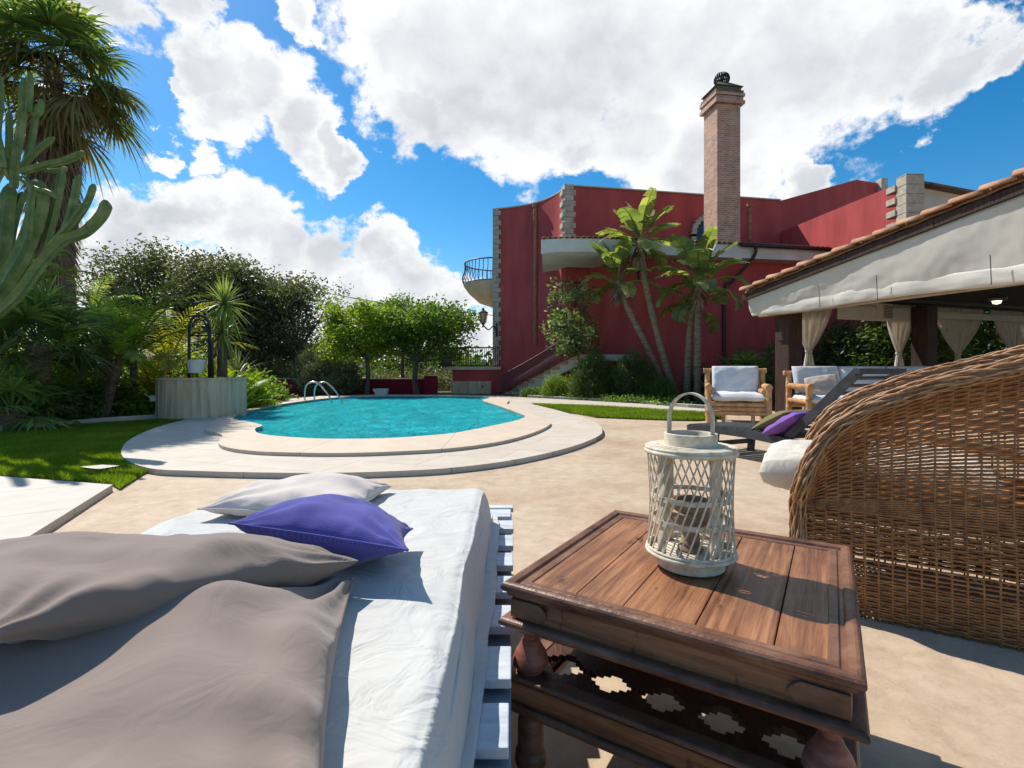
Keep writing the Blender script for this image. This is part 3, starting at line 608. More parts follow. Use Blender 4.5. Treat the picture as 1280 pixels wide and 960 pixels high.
for k in range(nstep):
    i = int(round(ns*k/nstep)); j = int(round(ns*(k+1)/nstep)); a, b = sp_[i], sp_[j]; wa, wb = wdir(i)*1.12, wdir(j)*1.12; z0 = zt*k/nstep; z1 = z0+zt/nstep+.01
    n_ = (a+b)/2; o_ = -wa.normalized()*.02
    q = [a+o_, b+o_, b+wb, a+wa]; g.add([(v.x,v.y,z0) for v in q]+[(v.x,v.y,z1) for v in q], [(0,3,2,1),(4,5,6,7),(0,1,5,4),(1,2,6,5),(2,3,7,6),(3,0,4,7)])
g.build('steps', m_terra, stc)
g = MB(); top = []
for i in range(ns*2+1):
    f = i/2; a = int(f); p = sp_[a].lerp(sp_[min(a+1,ns)], f-a); z = zt*f/ns+.06; w = wdir(a)
    baluster(g, p.x, p.y, z, .72, -w.x, -w.y, .014, .13); top.append(Vector((p.x,p.y,z+.74)))
g.tube(top, .03, 6); g.tube([t-Vector((0,0,.71)) for t in top], .018, 6); g.build('railing', m_brownrail, stc, smooth=True)
g = MB(); g.prism([(2.3,17.4),(4.1,17.1),(3.9,18.5),(2.3,18.7)], zt-.2, zt+.02); g.build('landing', m_cream, villa)
g = MB(); 
# bowed wrought panel of the landing railing
def lp(u, v): x = 1.75+1.2*u; return Vector((x, 17.62-.35*u-.16*math.sin(math.pi*min(1,v*1.3))-.02, zt-.06+.16*min(1,u*2)+.72*v))
for i in range(26): g.tube([lp(i/25, v/8) for v in range(9)], .017, 5, cap=False)
g.tube([lp(i/10,1) for i in range(11)], .03, 6); g.build('railing', m_brownrail, villa, smooth=True)
# wall lanterns
def wall_lamp(name, label, c, s, arm):
    t = T(name, label, 'wall lamp', c)
    g = MB(); c = Vector(c); g.lathe([(.001,.30*s),(.03*s,.29*s),(.05*s,.22*s),(.17*s,.14*s),(.17*s,.12*s)], c, 6); g.lathe([(.09*s,-.20*s),(.05*s,-.24*s),(.02*s,-.30*s)], c, 6)
    for k in range(6):
        a = math.pi*2*k/6; g.tube([c+Vector((.15*s*math.cos(a), .15*s*math.sin(a), .13*s)), c+Vector((.09*s*math.cos(a), .09*s*math.sin(a), -.2*s))], .012*s, 4)
    g.build('lamp_cage', m_iron, t)
    g = MB(); g.lathe([(.135*s,.12*s),(.08*s,-.19*s)], c, 6); g.build('lamp_glass', m_glass_l, t)
    g = MB(); g.tube(spline([c+Vector((0,0,-.28*s)), c+Vector((arm[0]*.4,arm[1]*.4,-.42*s)), c+Vector((arm[0]*.75,arm[1]*.75,-.30*s)), c+Vector((arm[0],arm[1],-.45*s))], 6), .022*s, 6); g.tube([c+Vector((arm[0],arm[1],-.65*s)), c+Vector((arm[0],arm[1],-.2*s))], .03*s, 6)
    g.build('bracket', m_iron, t, smooth=True)
wall_lamp('wall_lamp', 'black iron wall lantern with amber glass on the left corner of the red villa', pt(604,396,20.7), 1.25, (.55,.1))
wall_lamp('wall_lamp', 'black wall lantern under the eaves behind the leaning palm trunks', pt(797,330,16.6), 1.2, (.25,.6))
# overhead cable
cb = MB(); a, b = pt(325,348,30), pt(640,396,30)
cb.tube([a.lerp(b,t/12)+Vector((0,0,-.35*math.sin(math.pi*t/12))) for t in range(13)], .022, 5); tag(cb.build('power_cable', m_iron), 'thin black overhead cable strung from the villa past the treetops', 'cable')
# ------------------------------------------------------------------ pergola
fd = Vector((.32,-.947,0)); bd = Vector((.947,.32,0))       # along the front beam towards the viewer; along the back row
P0 = Vector((5.72,11.2,0))
pg = T('pergola', 'open dining pergola with dark timber posts, terracotta roof edge and white cloth awning', 'pergola', P0)
def pp(a, b, z): return P0+fd*a+bd*b+Vector((0,0,z))        # a along front, b along the back row
for a, b in ((.25,.28),(.25,4.62),(.25,10.2)):
    g = MB(); g.beam(pp(a,b,0), pp(a,b,2.55), .38, .38, up=(fd.x,fd.y,0)); g.build('post', m_post, pg, bevel=.02)
g = MB(); g.beam(pp(-.25,0,2.27), pp(9.5,0,2.27), .14, .16); g.build('front_beam', M('beam_pale', (.50,.40,.29), (.38,.29,.2), scale=4, stretch=(1,1,1)), pg, bevel=.01)
g = MB(); g.beam(pp(.1,.1,2.74), pp(.1,11,2.74), .22, .20); g.build('back_beam', m_darkwood, pg, bevel=.01)
g = MB(); g.beam(pp(.12,1.9,2.34), pp(.12,4.3,2.34), .05, .34); g.beam(pp(.3,4.9,2.36), pp(.3,10.6,2.36), .05, .16); g.build('rolled_blind', m_curtain, pg, bevel=.02)
sl = .162
def rk(a, b, dz=0): return pp(a, b, 2.64+sl*(a+.35)+dz if a < 5 else 2.64+sl*5.35-sl*(a-5)+dz)
# roof slab (boards) and tiles
g = MB()
for a0, a1 in ((-.35,5),(5,10.3)):
    vs = [rk(a0,-.25), rk(a1-1e-6,-.25), rk(a1-1e-6,11.5), rk(a0,11.5)]; vs += [v+Vector((0,0,.09)) for v in vs]
    g.add(vs, [(0,3,2,1),(4,5,6,7),(0,1,5,4),(1,2,6,5),(2,3,7,6),(3,0,4,7)])
g.build('roof', m_darkwood, pg)
rt = [o for o in C.objects if o.name == 'roof'][0]
g = MB()
def tl(u, v):
    a = -.4+5.4*v; b = -.3+11.6*u; ph = u*46*math.pi; return rk(min(a,4.999), b, .11+.07*abs(math.sin(ph))**.7+.03*((v*12)%1))
g.grid(tl, 46*6, 24)
def tl2(u, v):
    a = 5+5.4*v; b = -.3+11.6*u; return rk(max(a,5.001), b, .11+.07*abs(math.sin(u*46*math.pi))**.7)
g.grid(tl2, 46*4, 8)
g.build('roof_tiles', m_terra, rt, smooth=True, solid=.02)
# verge tiles along the front rake
g = MB(); a = -.45
k = 0
while a < 9.8:
    a1 = a+.42
    p, q = rk(min(a,4.99) if a<5 else a, -.30, .17+U(-.01,.02)), rk(min(a1,4.99) if a < 5 else a1, -.30, .13)
    d = (q-p).normalized(); s_ = d.cross(Vector((0,0,1))).normalized(); u = s_.cross(d); vs = []
    for c, r in ((p,.12),(q,.10)):
        for j in range(9):
            an = math.pi*j/8; vs.append(c+s_*math.cos(an)*r+u*math.sin(an)*r*.8)
    g.add(vs, [(j,j+1,10+j,9+j) for j in range(8)]); a += .38; k += 1
g.build('verge_tiles', m_terra, rt, smooth=True, solid=.022)
g = MB(); g.beam(rk(-.42,-.33,.0), rk(4.99,-.33,.0), .05, .13); g.beam(rk(5.01,-.33,.0), rk(10,-.33,.0), .05, .13); g.build('verge_board', m_post, pg)
# awning cloth under the rake
g = MB()
def aw(u, v):
    a = -.32+ (9.8)*u; top = rk(min(a,4.999) if a < 5 else a, -.30, -.07); bot = pp(a, -.16, 2.22)
    w = .015*math.sin(a*2.1+2*v)+.008*math.sin(a*5.3+v*4)+.012*noise.noise(Vector((a*9,v*7,3)))
    p = top.lerp(bot, v); return p-bd*(.02*math.sin(math.pi*v)+w*math.sin(math.pi*min(v,.97)))
g.grid(aw, 160, 22); g.build('awning', m_awning, pg, smooth=True, solid=.006)
g = MB()
def aw2(u, v):
    a = -.30+9.8*u; return pp(a, -.20-.025*math.sin(math.pi*v)-.012*math.sin(a*7)-.02*noise.noise(Vector((a*4,v*3,7))), 2.46-.26*v-.02*math.sin(a*1.7))
g.grid(aw2, 120, 8); g.build('awning_hem', m_awning, pg, smooth=True, solid=.006)
for a in (1.5,2.6,4.2,5.6):
    g = MB(); g.tube([pp(a,-.33,2.62), pp(a,-.30,2.2)], .006, 5); g.build('cord', m_darkwood, pg)
# rod
g = MB(); g.tube([pp(.05,.3,2.62), pp(.05,10.8,2.62)], .02, 8); g.build('curtain_rod', m_iron, pg)
def curtain(b0, b1, bt, zt, label, a=.0, ztop=2.62, zbot=.05, wt=.13, flare=.32, cd=bd, org=None):
    c = T('curtain', label, 'curtain', pp(a,(b0+b1)/2,0), 'tied back curtains hanging in the pergola')
    g = MB(); nf = 9
    def f(u, v):
        z = ztop+(zbot-ztop)*v; vt = (ztop-zt)/(ztop-zbot)
        if v < vt: s_ = (1-(v/vt)**1.5); w = wt+(b1-b0-wt)*s_; cc = bt+((b0+b1)/2-bt)*s_
        else: s_ = min(1,(v-vt)/(1-vt)*1.6)**.7; w = wt+(flare-wt)*s_; cc = bt
        b = cc+w*(u-.5); amp = (.05-.0*s_)*(.35+.65*min(1, abs(v-vt)*4))
        return pp(a+amp*math.sin(u*nf*2*math.pi+2*v)+.015*math.sin(u*31+v*9), b+.01*math.sin(v*14+u*20), z)
    g.grid(f, 110, 44); g.build('cloth', m_curtain, c, smooth=True, solid=.004)
    g = MB(); g.lathe([(wt*.52,zt-.03),(wt*.6,zt),(wt*.52,zt+.03)], pp(a,bt,0), 14); g.build('tie_band', m_curtain, c, smooth=True)
curtain(.55,1.9,1.15,1.42,'cream curtain hanging beside the near timber post, leftmost in the pergola', flare=.42)
curtain(3.62,4.7,4.1,1.4,'narrow cream curtain right of the air conditioner, left of the back timber post', flare=.4)
curtain(5.3,7.35,6.3,1.4,'wide cream curtain just right of the dark back timber post', flare=.4)
curtain(7.6,9.8,8.7,1.4,'rightmost cream curtain cut by the edge of the picture', flare=.4)
# air conditioner box, bulb
c = pp(-.02,3.40,2.40); ac = T('air_conditioner', 'small beige window air conditioner box hung high on the pergola back wall', 'air conditioner', c)
g = MB(); X = Matrix.Translation(c) @ Matrix.Rotation(math.atan2(bd.y,bd.x), 4, 'Z'); g.X = X; g.box((-.27,-.18,-.19),(.27,.2,.19)); g.build('housing', m_cream, ac, bevel=.015)
g = MB(X)
for k in range(9): g.box((-.06,-.195,-.15+k*.035),(.24,-.182,-.15+k*.035+.014))
g.build('grille', m_darkwood, ac)
c = pt(1246,376,8.2); lb = T('ceiling_lamp', 'small round lit bulkhead lamp under the dark pergola roof', 'lamp', c)
g = MB(); g.lathe([(.11,.0),(.13,.03),(.11,.07),(.02,.08)], c, 16); g.tube([c+Vector((0,0,.07)), c+Vector((0,0,.9))], .012, 6); g.build('lamp_base', m_iron, lb, smooth=True)
me, N_, L_, B_ = new_mat('lit_bulb'); B_.inputs['Base Color'].default_value = (.8,.75,.6,1); B_.inputs['Emission Color'].default_value = (1,.85,.6,1); B_.inputs['Emission Strength'].default_value = 1.2
g = MB(); g.lathe([(.001,-.06),(.05,-.045),(.065,0),(.06,.02)], c, 14); g.build('bulb', me, lb, smooth=True)

# ------------------------------------------------------------------ bamboo furniture
def bam(g, p, q, r=.04):
    p, q = Vector(p), Vector(q); L_ = (q-p).length; n = max(1, int(L_/.22)); pts = []; rs = []
    for i in range(n):
        for t, k in ((0,1.0),(.04,1.13),(.08,1.0),(.5,.96),(.96,1.0)): pts.append(p.lerp(q,(i+t)/n)); rs.append(r*k)
    pts.append(q); rs.append(r); g.tube(pts, rs, 12)
def cushion(g, c, sx, sy, sz, X=None, pow_=.28, nz=.012, seed=0, n=22, round_=.0):
    X = X or Matrix.Identity(4); c = Vector(c)
    for sgn in (1,-1):
        vs = []
        for j in range(n+1):
            for i in range(n+1):
                u, v = 2*i/n-1, 2*j/n-1; u = math.copysign(abs(u)**.8, u); v = math.copysign(abs(v)**.8, v)
                e = max(0,(1-abs(u)**3.5))*max(0,(1-abs(v)**3.5)); h = e**pow_
                pu = sx/2*u*(1-round_*v*v)*(1); pv = sy/2*v*(1-round_*u*u)
                w = noise.noise(Vector((u*2+seed,v*2,seed)))*nz*h*2+noise.noise(Vector((u*6,v*6+seed,1)))*nz*h
                vs.append(X @ (c+Vector((pu, pv, sgn*(sz/2*h)+w))))
        f = [(j*(n+1)+i, j*(n+1)+i+1, (j+1)*(n+1)+i+1, (j+1)*(n+1)+i) for j in range(n) for i in range(n)]
        if sgn < 0: f = [tuple(reversed(q)) for q in f]
        g.add(vs, f)
ch = T('bamboo_armchair', 'bamboo armchair with white seat and back cushions on the patio', 'armchair', (4.35,9.6,0))
CX = frame((4.28,9.62), R(-20)); w = .50
for x in (-w,w):
    g = MB(CX); bam(g, (x,-.45,0),(x,-.45,.66),.055); g.build('leg', m_bamboo, ch, smooth=True)
    g = MB(CX); bam(g, (x,.42,0),(x,.50,.98),.055); g.build('leg', m_bamboo, ch, smooth=True)
    g = MB(CX); bam(g, (x,-.52,.68),(x,.5,.68),.055); bam(g, (x*.86,-.46,.60),(x*.86,.5,.6),.045); g.build('armrest', m_bamboo, ch, smooth=True)
    g = MB(CX); bam(g, (x,-.45,.14),(x,.42,.14),.04); g.build('side_rail', m_bamboo, ch, smooth=True)
g = MB(CX); 
for z in (.36,.28,.20): bam(g, (-w,-.44,z),(w,-.44,z),.04)
bam(g, (-w,.42,.3),(w,.42,.3),.04); bam(g,(-.25,-.42,0),(-.25,-.42,.2),.035); bam(g,(.25,-.42,0),(.25,-.42,.2),.035)
for y in (-.3,-.15,0,.15,.3): bam(g, (-w,y,.34),(w,y,.34),.03)
g.build('seat_frame', m_bamboo, ch, smooth=True)
g = MB(CX); bam(g, (-w-.08,.5,.98),(w+.08,.5,.98),.05); bam(g, (-w,.45,.5),(w,.45,.5),.04); bam(g, (-.3,.45,.4),(-.3,.5,.97),.035); bam(g, (.3,.45,.4),(.3,.5,.97),.035); g.build('back_frame', m_bamboo, ch, smooth=True)
g = MB(CX); cushion(g, (0,-.02,.49), .90, .92, .17, pow_=.2, seed=3); g.build('seat_cushion', m_cushwhite, ch, smooth=True)
g = MB(CX); cushion(g, (0,0,0), .84, .58, .2, X=Matrix.Translation((0,.33,.79)) @ Matrix.Rotation(R(75),4,'X'), pow_=.25, seed=5); g.build('back_cushion', m_cushwhite, ch, smooth=True)
# sofa
sf = T('bamboo_sofa', 'long bamboo sofa with white cushions under the pergola edge', 'sofa', (6.6,9.35,0))
SX = frame((6.85,9.55), R(-6)); w = 1.35
for x in (-w,w):
    for y, h in ((-.42,.66),(.42,.95)):
        g = MB(SX); bam(g, (x,y,0),(x,y,h),.055); g.build('leg', m_bamboo, sf, smooth=True)
    g = MB(SX); bam(g, (x,-.5,.68),(x,.45,.68),.055); bam(g, (x,-.42,.4),(x,.42,.4),.045); g.build('armrest', m_bamboo, sf, smooth=True)
g = MB(SX); bam(g, (-w,-.42,.3),(w,-.42,.3),.045); bam(g, (-w,-.42,.2),(w,-.42,.2),.045); bam(g, (-w,.42,.3),(w,.42,.3),.045); g.build('seat_frame', m_bamboo, sf, smooth=True)
g = MB(SX); bam(g, (-w-.08,.46,.93),(w+.08,.46,.93),.05); g.build('back_frame', m_bamboo, sf, smooth=True)
for i in range(3):
    x = -.88+.88*i
    g = MB(SX); cushion(g, (x,-.02,.44), .88, .86, .17, pow_=.2, seed=i); g.build('seat_cushion', m_cushwhite, sf, smooth=True)
    g = MB(SX); cushion(g, (0,0,0), .87, .56, .2, X=Matrix.Translation((x,.30,.80)) @ Matrix.Rotation(R(72),4,'X'), pow_=.25, seed=i+9); g.build('back_cushion', m_cushwhite, sf, smooth=True)
g = MB(SX); cushion(g, (0,0,0), .62, .46, .16, X=Matrix.Translation((-.96,-.14,.69)) @ Matrix.Rotation(R(-8),4,'Y') @ Matrix.Rotation(R(60),4,'X'), pow_=.55, seed=2, round_=.08); tag(g.build('pillow', m_beigecush, smooth=True), 'pale beige pillow leaning at the left end of the bamboo sofa', 'pillow')
# ------------------------------------------------------------------ sun lounger
ax = Vector((.406,-.914,0)); wx = Vector((.914,.406,0)); L0 = Vector((2.2,6.3,0))
def lp_(s, w, z): return L0+ax*s+wx*w+Vector((0,0,z))
lg = T('sun_lounger', 'dark grey wooden sun lounger with raised slatted backrest', 'sun lounger', L0+ax*.8+wx*.33)
def zc(s): return .30+.05*math.cos(s/1.4*math.pi*1.0)*-1*0+.03*math.sin(s/1.4*math.pi)
for w in (0,.66):
    g = MB(); prev = None
    for i in range(12):
        s0, s1 = 1.42*i/12, 1.42*(i+1)/12; g.beam(lp_(s0,w,zc(s0)-.03+(.03 if i<1 else 0)*0), lp_(s1,w,zc(s1)-.03), .035, .085)
    g.beam(lp_(1.42,w,.27), lp_(1.95,w,.27), .035, .08)
    g.build('side_rail', m_grayplank, lg)
for s in (.42,1.65):
    for w in (.03,.63):
        g = MB(); g.beam(lp_(s,w,.26), lp_(s-.03 if s<1 else s+.03,w,0), .05, .07, up=(ax.x,ax.y,0)); g.build('leg', m_grayplank, lg)
for s in (.40,1.65): g = MB(); g.beam(lp_(s,0,.13), lp_(s,.66,.13), .05, .05); g.build('crossbar', m_grayplank, lg)
g = MB(); 
for i in range(15): s = .03+i*.095; g.beam(lp_(s,.02,zc(s)+.012), lp_(s,.64,zc(s)+.012), .075, .016)
g.build('seat_slats', m_grayplank, lg)
hb0, hb1 = (1.36,.31), (2.05,.985)
def bk(t, w, o=0): return lp_(hb0[0]+(hb1[0]-hb0[0])*t, w, hb0[1]+(hb1[1]-hb0[1])*t+o)
g = MB()
for w in (.02,.64): g.beam(bk(0,w), bk(1.0,w), .035, .08)
g.beam(bk(1.0,-.01), bk(1.0,.67), .06, .05, up=(0,0,1)); bkf = g.build('backrest', m_grayplank, lg)
g = MB()
for i in range(9): t = .05+i*.105; g.beam(bk(t,.03,.012), bk(t,.63,.012), .07, .016, up=(0,.3,1))
g.build('slats', m_grayplank, bkf)
XB = Matrix.Translation(lp_(1.08,.30,.45)) @ Matrix.Rotation(math.atan2(ax.y,ax.x), 4, 'Z') @ Matrix.Rotation(R(-28),4,'Y') 
g = MB(XB); cushion(g, (0,0,0), .50, .50, .13, pow_=.55, seed=4, round_=.07); g2 = tag(g.build('cushion', m_olivecush, smooth=True), 'olive green cushion leaning on the dark sun lounger', 'cushion')
XB = Matrix.Translation(lp_(1.30,.10,.45)) @ Matrix.Rotation(math.atan2(ax.y,ax.x)+.2, 4, 'Z') @ Matrix.Rotation(R(-34),4,'Y')
g = MB(XB); cushion(g, (0,0,0), .42, .42, .11, pow_=.55, seed=8, round_=.07); tag(g.build('cushion', m_purple, smooth=True), 'bright purple cushion beside the olive one on the sun lounger', 'cushion')
# ------------------------------------------------------------------ wicker armchair
ca = Vector((.854,-.52,0)); cw = Vector((.52,.854,0)); Q0 = Vector((1.24,2.16,0)); SL, CWD = .74, .70
wk = T('wicker_armchair', 'large brown woven wicker armchair with high curved back, seen from its side', 'armchair', Q0+ca*.5+cw*.35)
Hs = [(0,.50),(.03,.60),(.08,.70),(.13,.765),(.235,.845),(.44,.935),(.69,1.01),(.95,1.09),(1.25,1.14)]
def hh(s):
    for (a,x),(b,y) in zip(Hs[:-1],Hs[1:]):
        if s <= b: t = (s-a)/(b-a); return x+(y-x)*max(0,t)
    return Hs[-1][1]
Rr = CWD/2; ARC = math.pi*Rr; TOT = 2*SL+ARC
def plan(s):                                  # s along the U, returns point and outward normal and distance from the front
    if s < SL: return Q0+ca*s, -cw, s
    if s < SL+ARC:
        a = (s-SL)/Rr; c = Q0+ca*SL+cw*Rr; n = -cw*math.cos(a)+ca*math.sin(a); return c+n*Rr, n, SL+Rr*math.sin(min(a,math.pi-a))*1.2
    return Q0+ca*(TOT-s)+cw*CWD, cw, TOT-s
def off(z, H, df):
    f = z/H; return .035*(1-min(1,z/.4))**2 + .02*math.sin(math.pi*min(1,z/.45)) + .055*max(0,(f-.72)/.28)**2 - .015*math.exp(-((z-.52)/.12)**2)*min(1,df*1.6)
def sp(s, z, o=0):
    p, n, df = plan(s); H = hh(df); return p+n*(off(z,H,df)+o)+Vector((0,0,z))
NS = 150; svals = [TOT*i/NS for i in range(NS+1)]; nst = 58
zc_ = .42; levels = []
z = .02
while z < .16: levels.append(('l',z)); z += .0105
while z < .27: levels.append(('l',z)); z += .0170
while z < .42: levels.append(('l',z)); z += .0095
k = 0
for i in range(15): levels.append(('u', .0+.014*i*.62))
t = .13
while t < .80: levels.append(('u', t)); t += .0265
while t < .97: levels.append(('u', t)); t += .016
g = MB()
FR = 420
def strand(g, kind, val, idx):
    pts = []
    for i in range(FR+1):
        s = TOT*i/FR; df = plan(s)[2]; H = hh(df); z = val if kind == 'l' else zc_+(H-zc_)*val
        ph = s/TOT*nst*math.pi+(idx % 2)*math.pi
        pts.append(sp(s, z+random.gauss(0,.0005), .0040*math.sin(ph)))
    g.tube(pts, .0053 if kind == 'l' else .0056, 4, cap=False)
for i, (k, v) in enumerate(levels): strand(g, k, v, i)
g.build('woven_shell', m_wicker, wk, smooth=True)
g = MB()
for i in range(nst+1):
    s = TOT*i/nst; H = hh(plan(s)[2]); g.tube([sp(min(max(s,.004),TOT-.004), H*j/14, .0004) for j in range(15)], .0042, 6)
g.build('stakes', m_wicker, wk, smooth=True)
# front panel under the seat
g = MB(); 
for i in range(34):
    z = .02+i*.0118
    g.tube([Q0+cw*(CWD*j/60)-ca*(.03+.0035*math.sin(j/60*22*math.pi+(i%2)*math.pi))+Vector((0,0,z)) for j in range(61)], .0046, 4, cap=False)
for j in range(23): g.tube([Q0+cw*(CWD*j/22)-ca*.03, Q0+cw*(CWD*j/22)-ca*.03+Vector((0,0,.43))], .0045, 4)
g.build('front_panel', m_wicker, wk, smooth=True)
# braided rim: strands wound round the top edge, running down the front posts
path = []
for z in (.0,.12,.24,.36,.45): path.append(sp(0,z,.005)-ca*.012)
for i in range(0,NS+1): s = svals[i]; path.append(sp(s, hh(plan(s)[2])+.012, .005))
for z in (.45,.36,.24,.12,.0): path.append(sp(TOT,z,.005)-ca*.012)
fine = spline(path, 4); g = MB(); m = len(fine)
cum = [0]
for a, b in zip(fine[:-1], fine[1:]): cum.append(cum[-1]+(b-a).length)
fr = []; prev = Vector(ca)
for i, p in enumerate(fine):
    t = (fine[min(i+1,m-1)]-fine[max(i-1,0)]).normalized(); a = prev-t*prev.dot(t); a.normalize(); prev = a; fr.append((a, t.cross(a)))
NSTR = 22
for k in range(NSTR):
    pts = []
    for i in range(0, m, 1):
        a, b = fr[i]; an = 2*math.pi*k/NSTR+cum[i]*2.2+.22*math.sin(cum[i]*16+k*1.9); r = .026+.0055*math.sin(cum[i]*40+k*2.4)
        pts.append(fine[i]+a*math.cos(an)*r+b*math.sin(an)*r)
    g.tube(pts, .0047, 5, cap=False)
g.tube(fine, .019, 8); g.build('braided_rim', m_wickerrim, wk, smooth=True)
g = MB(); seatp = [sp(s,.40,-.01) for s in [TOT*i/40 for i in range(41)]]
g.prism([(p.x,p.y) for p in seatp], .395, .415); g.build('seat_base', m_wicker, wk)
XC = Matrix.Translation(Q0+ca*.27+cw*(CWD/2)+Vector((0,0,.535))) @ Matrix.Rotation(math.atan2(ca.y,ca.x),4,'Z')
g = MB(XC); cushion(g, (-.02,0,0), .84, .60, .20, pow_=.22, seed=6, nz=.02, n=44); g.build('seat_cushion', mat_cloth('cream_cushion', (.66,.60,.50), 1500, .6, .94, .3), wk, smooth=True)

# ------------------------------------------------------------------ carved coffee table
tbc = (.468,1.307); TXf = frame(tbc, R(-32.4)); tb = T('coffee_table', 'old carved wooden coffee table with turned legs and pierced lower shelf', 'table', (*tbc,0))
hx, hy = .352, .366
def ring(g, ix, iy, ox, oy, z0, z1):
    g.box((-ox,-oy,z0),(ox,-iy,z1)); g.box((-ox,iy,z0),(ox,oy,z1)); g.box((-ox,-iy,z0),(-ix,iy,z1)); g.box((ix,-iy,z0),(ox,iy,z1))
# planks of the top
g = MB(TXf); xs = [-hx+.035,-.185,-.075,.075,.215,hx-.035]
tw = T  # (planks share one part: one board surface)
for a, b in zip(xs[:-1], xs[1:]): g.box((a+.0012,-hy+.035,.470),(b-.0012,hy-.035,.4905+U(-.0008,.0008)))
top = g.build('tabletop', m_wood, tb, bevel=.0016)
def mould(g, prof, ox, oy):                  # profile [(out, z)] swept round a rectangle
    vs = []; n = len(prof)
    for sx_, sy_ in ((-1,-1),(1,-1),(1,1),(-1,1)):
        for o, z in prof: vs.append((sx_*(ox+o), sy_*(oy+o), z))
    g.add(vs, [(c*n+i, ((c+1)%4)*n+i, ((c+1)%4)*n+(i+1)%n, c*n+(i+1)%n) for c in range(4) for i in range(n)])
def arcs(r, cx_, cz, a0, a1, n): return [(cx_+r*math.cos(R(a0+(a1-a0)*i/n)), cz+r*math.sin(R(a0+(a1-a0)*i/n))) for i in range(n+1)]
g = MB(TXf); mould(g, [(-.055,.489),(-.052,.4935),(-.036,.4935),(-.033,.4905),(-.026,.4905),(-.023,.497)]+arcs(.012,-.010,.489,95,-80,7)+[(-.012,.468),(-.055,.468)], hx, hy); fr_ = g.build('top_moulding', m_edgewood, tb, bevel=.001)
g = MB(TXf); ring(g, hx-.045, hy-.045, hx-.018, hy-.018, .416, .4675); g.build('apron', m_woodx, tb, bevel=.003)
g = MB(TXf); mould(g, [(-.05,.417)]+arcs(.010,-.004,.4075,80,-90,6)+[(-.05,.394)], hx, hy); g.build('lower_moulding', m_edgewood, tb, bevel=.001)
# brackets on the apron ends
for sy_ in (-1,):
    for x, dr in ((-hx+.019,1),(hx-.019,-1)):
        g = MB(TXf); y = -hy+.0165; n_ = 10
        pts = [(x,-.021),(x+dr*.075,-.021)]+[(x+dr*(.075+.018*math.sin(math.pi*k/n_)), -.021+.042*k/n_) for k in range(1,n_)]+[(x+dr*.075,.021),(x,.021)]
        vs = [(a,y,.4415+b) for a,b in pts]+[(a,y-.006,.4415+b) for a,b in pts]; m = len(pts)
        g.add(vs, [tuple(range(m)), tuple(range(2*m-1,m-1,-1))]+[(i,(i+1)%m,m+(i+1)%m,m+i) for i in range(m)]); g.build('corner_bracket', m_edgewood, tb, bevel=.0015, recalc=True)
legp = [(.020,.395),(.030,.390),(.030,.380),(.017,.372),(.016,.362),(.022,.356),(.024,.350),(.036,.330),(.043,.310),(.044,.302),(.038,.296),(.032,.292),(.030,.285)]
footp = [(.030,.215),(.030,.205),(.018,.196),(.018,.186),(.027,.178),(.031,.165),(.031,.10),(.036,.094),(.038,.072),(.036,.064),(.028,.058),(.032,.040),(.036,.020),(.034,.0)]
for x in (-1,1):
    for y in (-1,1):
        c = TXf @ Vector((x*(hx-.050), y*(hy-.052), 0))
        g = MB(); g.lathe(legp, c, 28); lgp = g.build('leg', m_pink, tb, auto=35)
        g = MB(); g.lathe(footp, c, 28); g.build('foot', m_edgewood, tb, auto=35)
# pierced shelf
def star(cx_, cy, s):                        # stepped diamond
    st = []; n = 4
    q = [(4,0),(4,1),(3,1),(3,2),(2,2),(2,3),(1,3),(1,4),(0,4)]
    pts = []
    for rot in range(4):
        for (a, b) in q[:-1]:
            for _ in range(rot): a, b = -b, a
            pts.append((cx_+a*s*1.25, cy+b*s*.95))
    return pts
holes = [star(-.243+.119*i, -.252, .0115) for i in range(5)]+[star(-.243+.119*i, .252, .0115) for i in range(5)]
g = MB(TXf); g.prism([(-hx+.02,-hy+.02),(hx-.02,-hy+.02),(hx-.02,hy-.02),(-hx+.02,hy-.02)], .268, .284, holes); g.build('shelf', M('dark_shelf_wood', (.10,.034,.017), (.045,.015,.008), scale=8, rough=.35, bs=.4, bscale=40, stretch=(5,1,1), spec=.5), tb)
g = MB(TXf); ring(g, hx-.045, hy-.045, hx-.012, hy-.012, .222, .2675); g.build('shelf_apron', m_woodx, tb, bevel=.003)
g = MB(TXf); mould(g, [(-.05,.2215)]+arcs(.009,-.002,.2125,80,-90,5)+[(-.05,.203)], hx-.005, hy-.005); g.build('shelf_moulding', m_edgewood, tb, bevel=.001)
g = MB(TXf); mould(g, [(-.04,.2865)]+arcs(.006,-.008,.279,80,-90,5)+[(-.018,.2675),(-.018,.2845)], hx-.003, hy-.003); g.build('shelf_edge', m_edgewood, tb, bevel=.001)

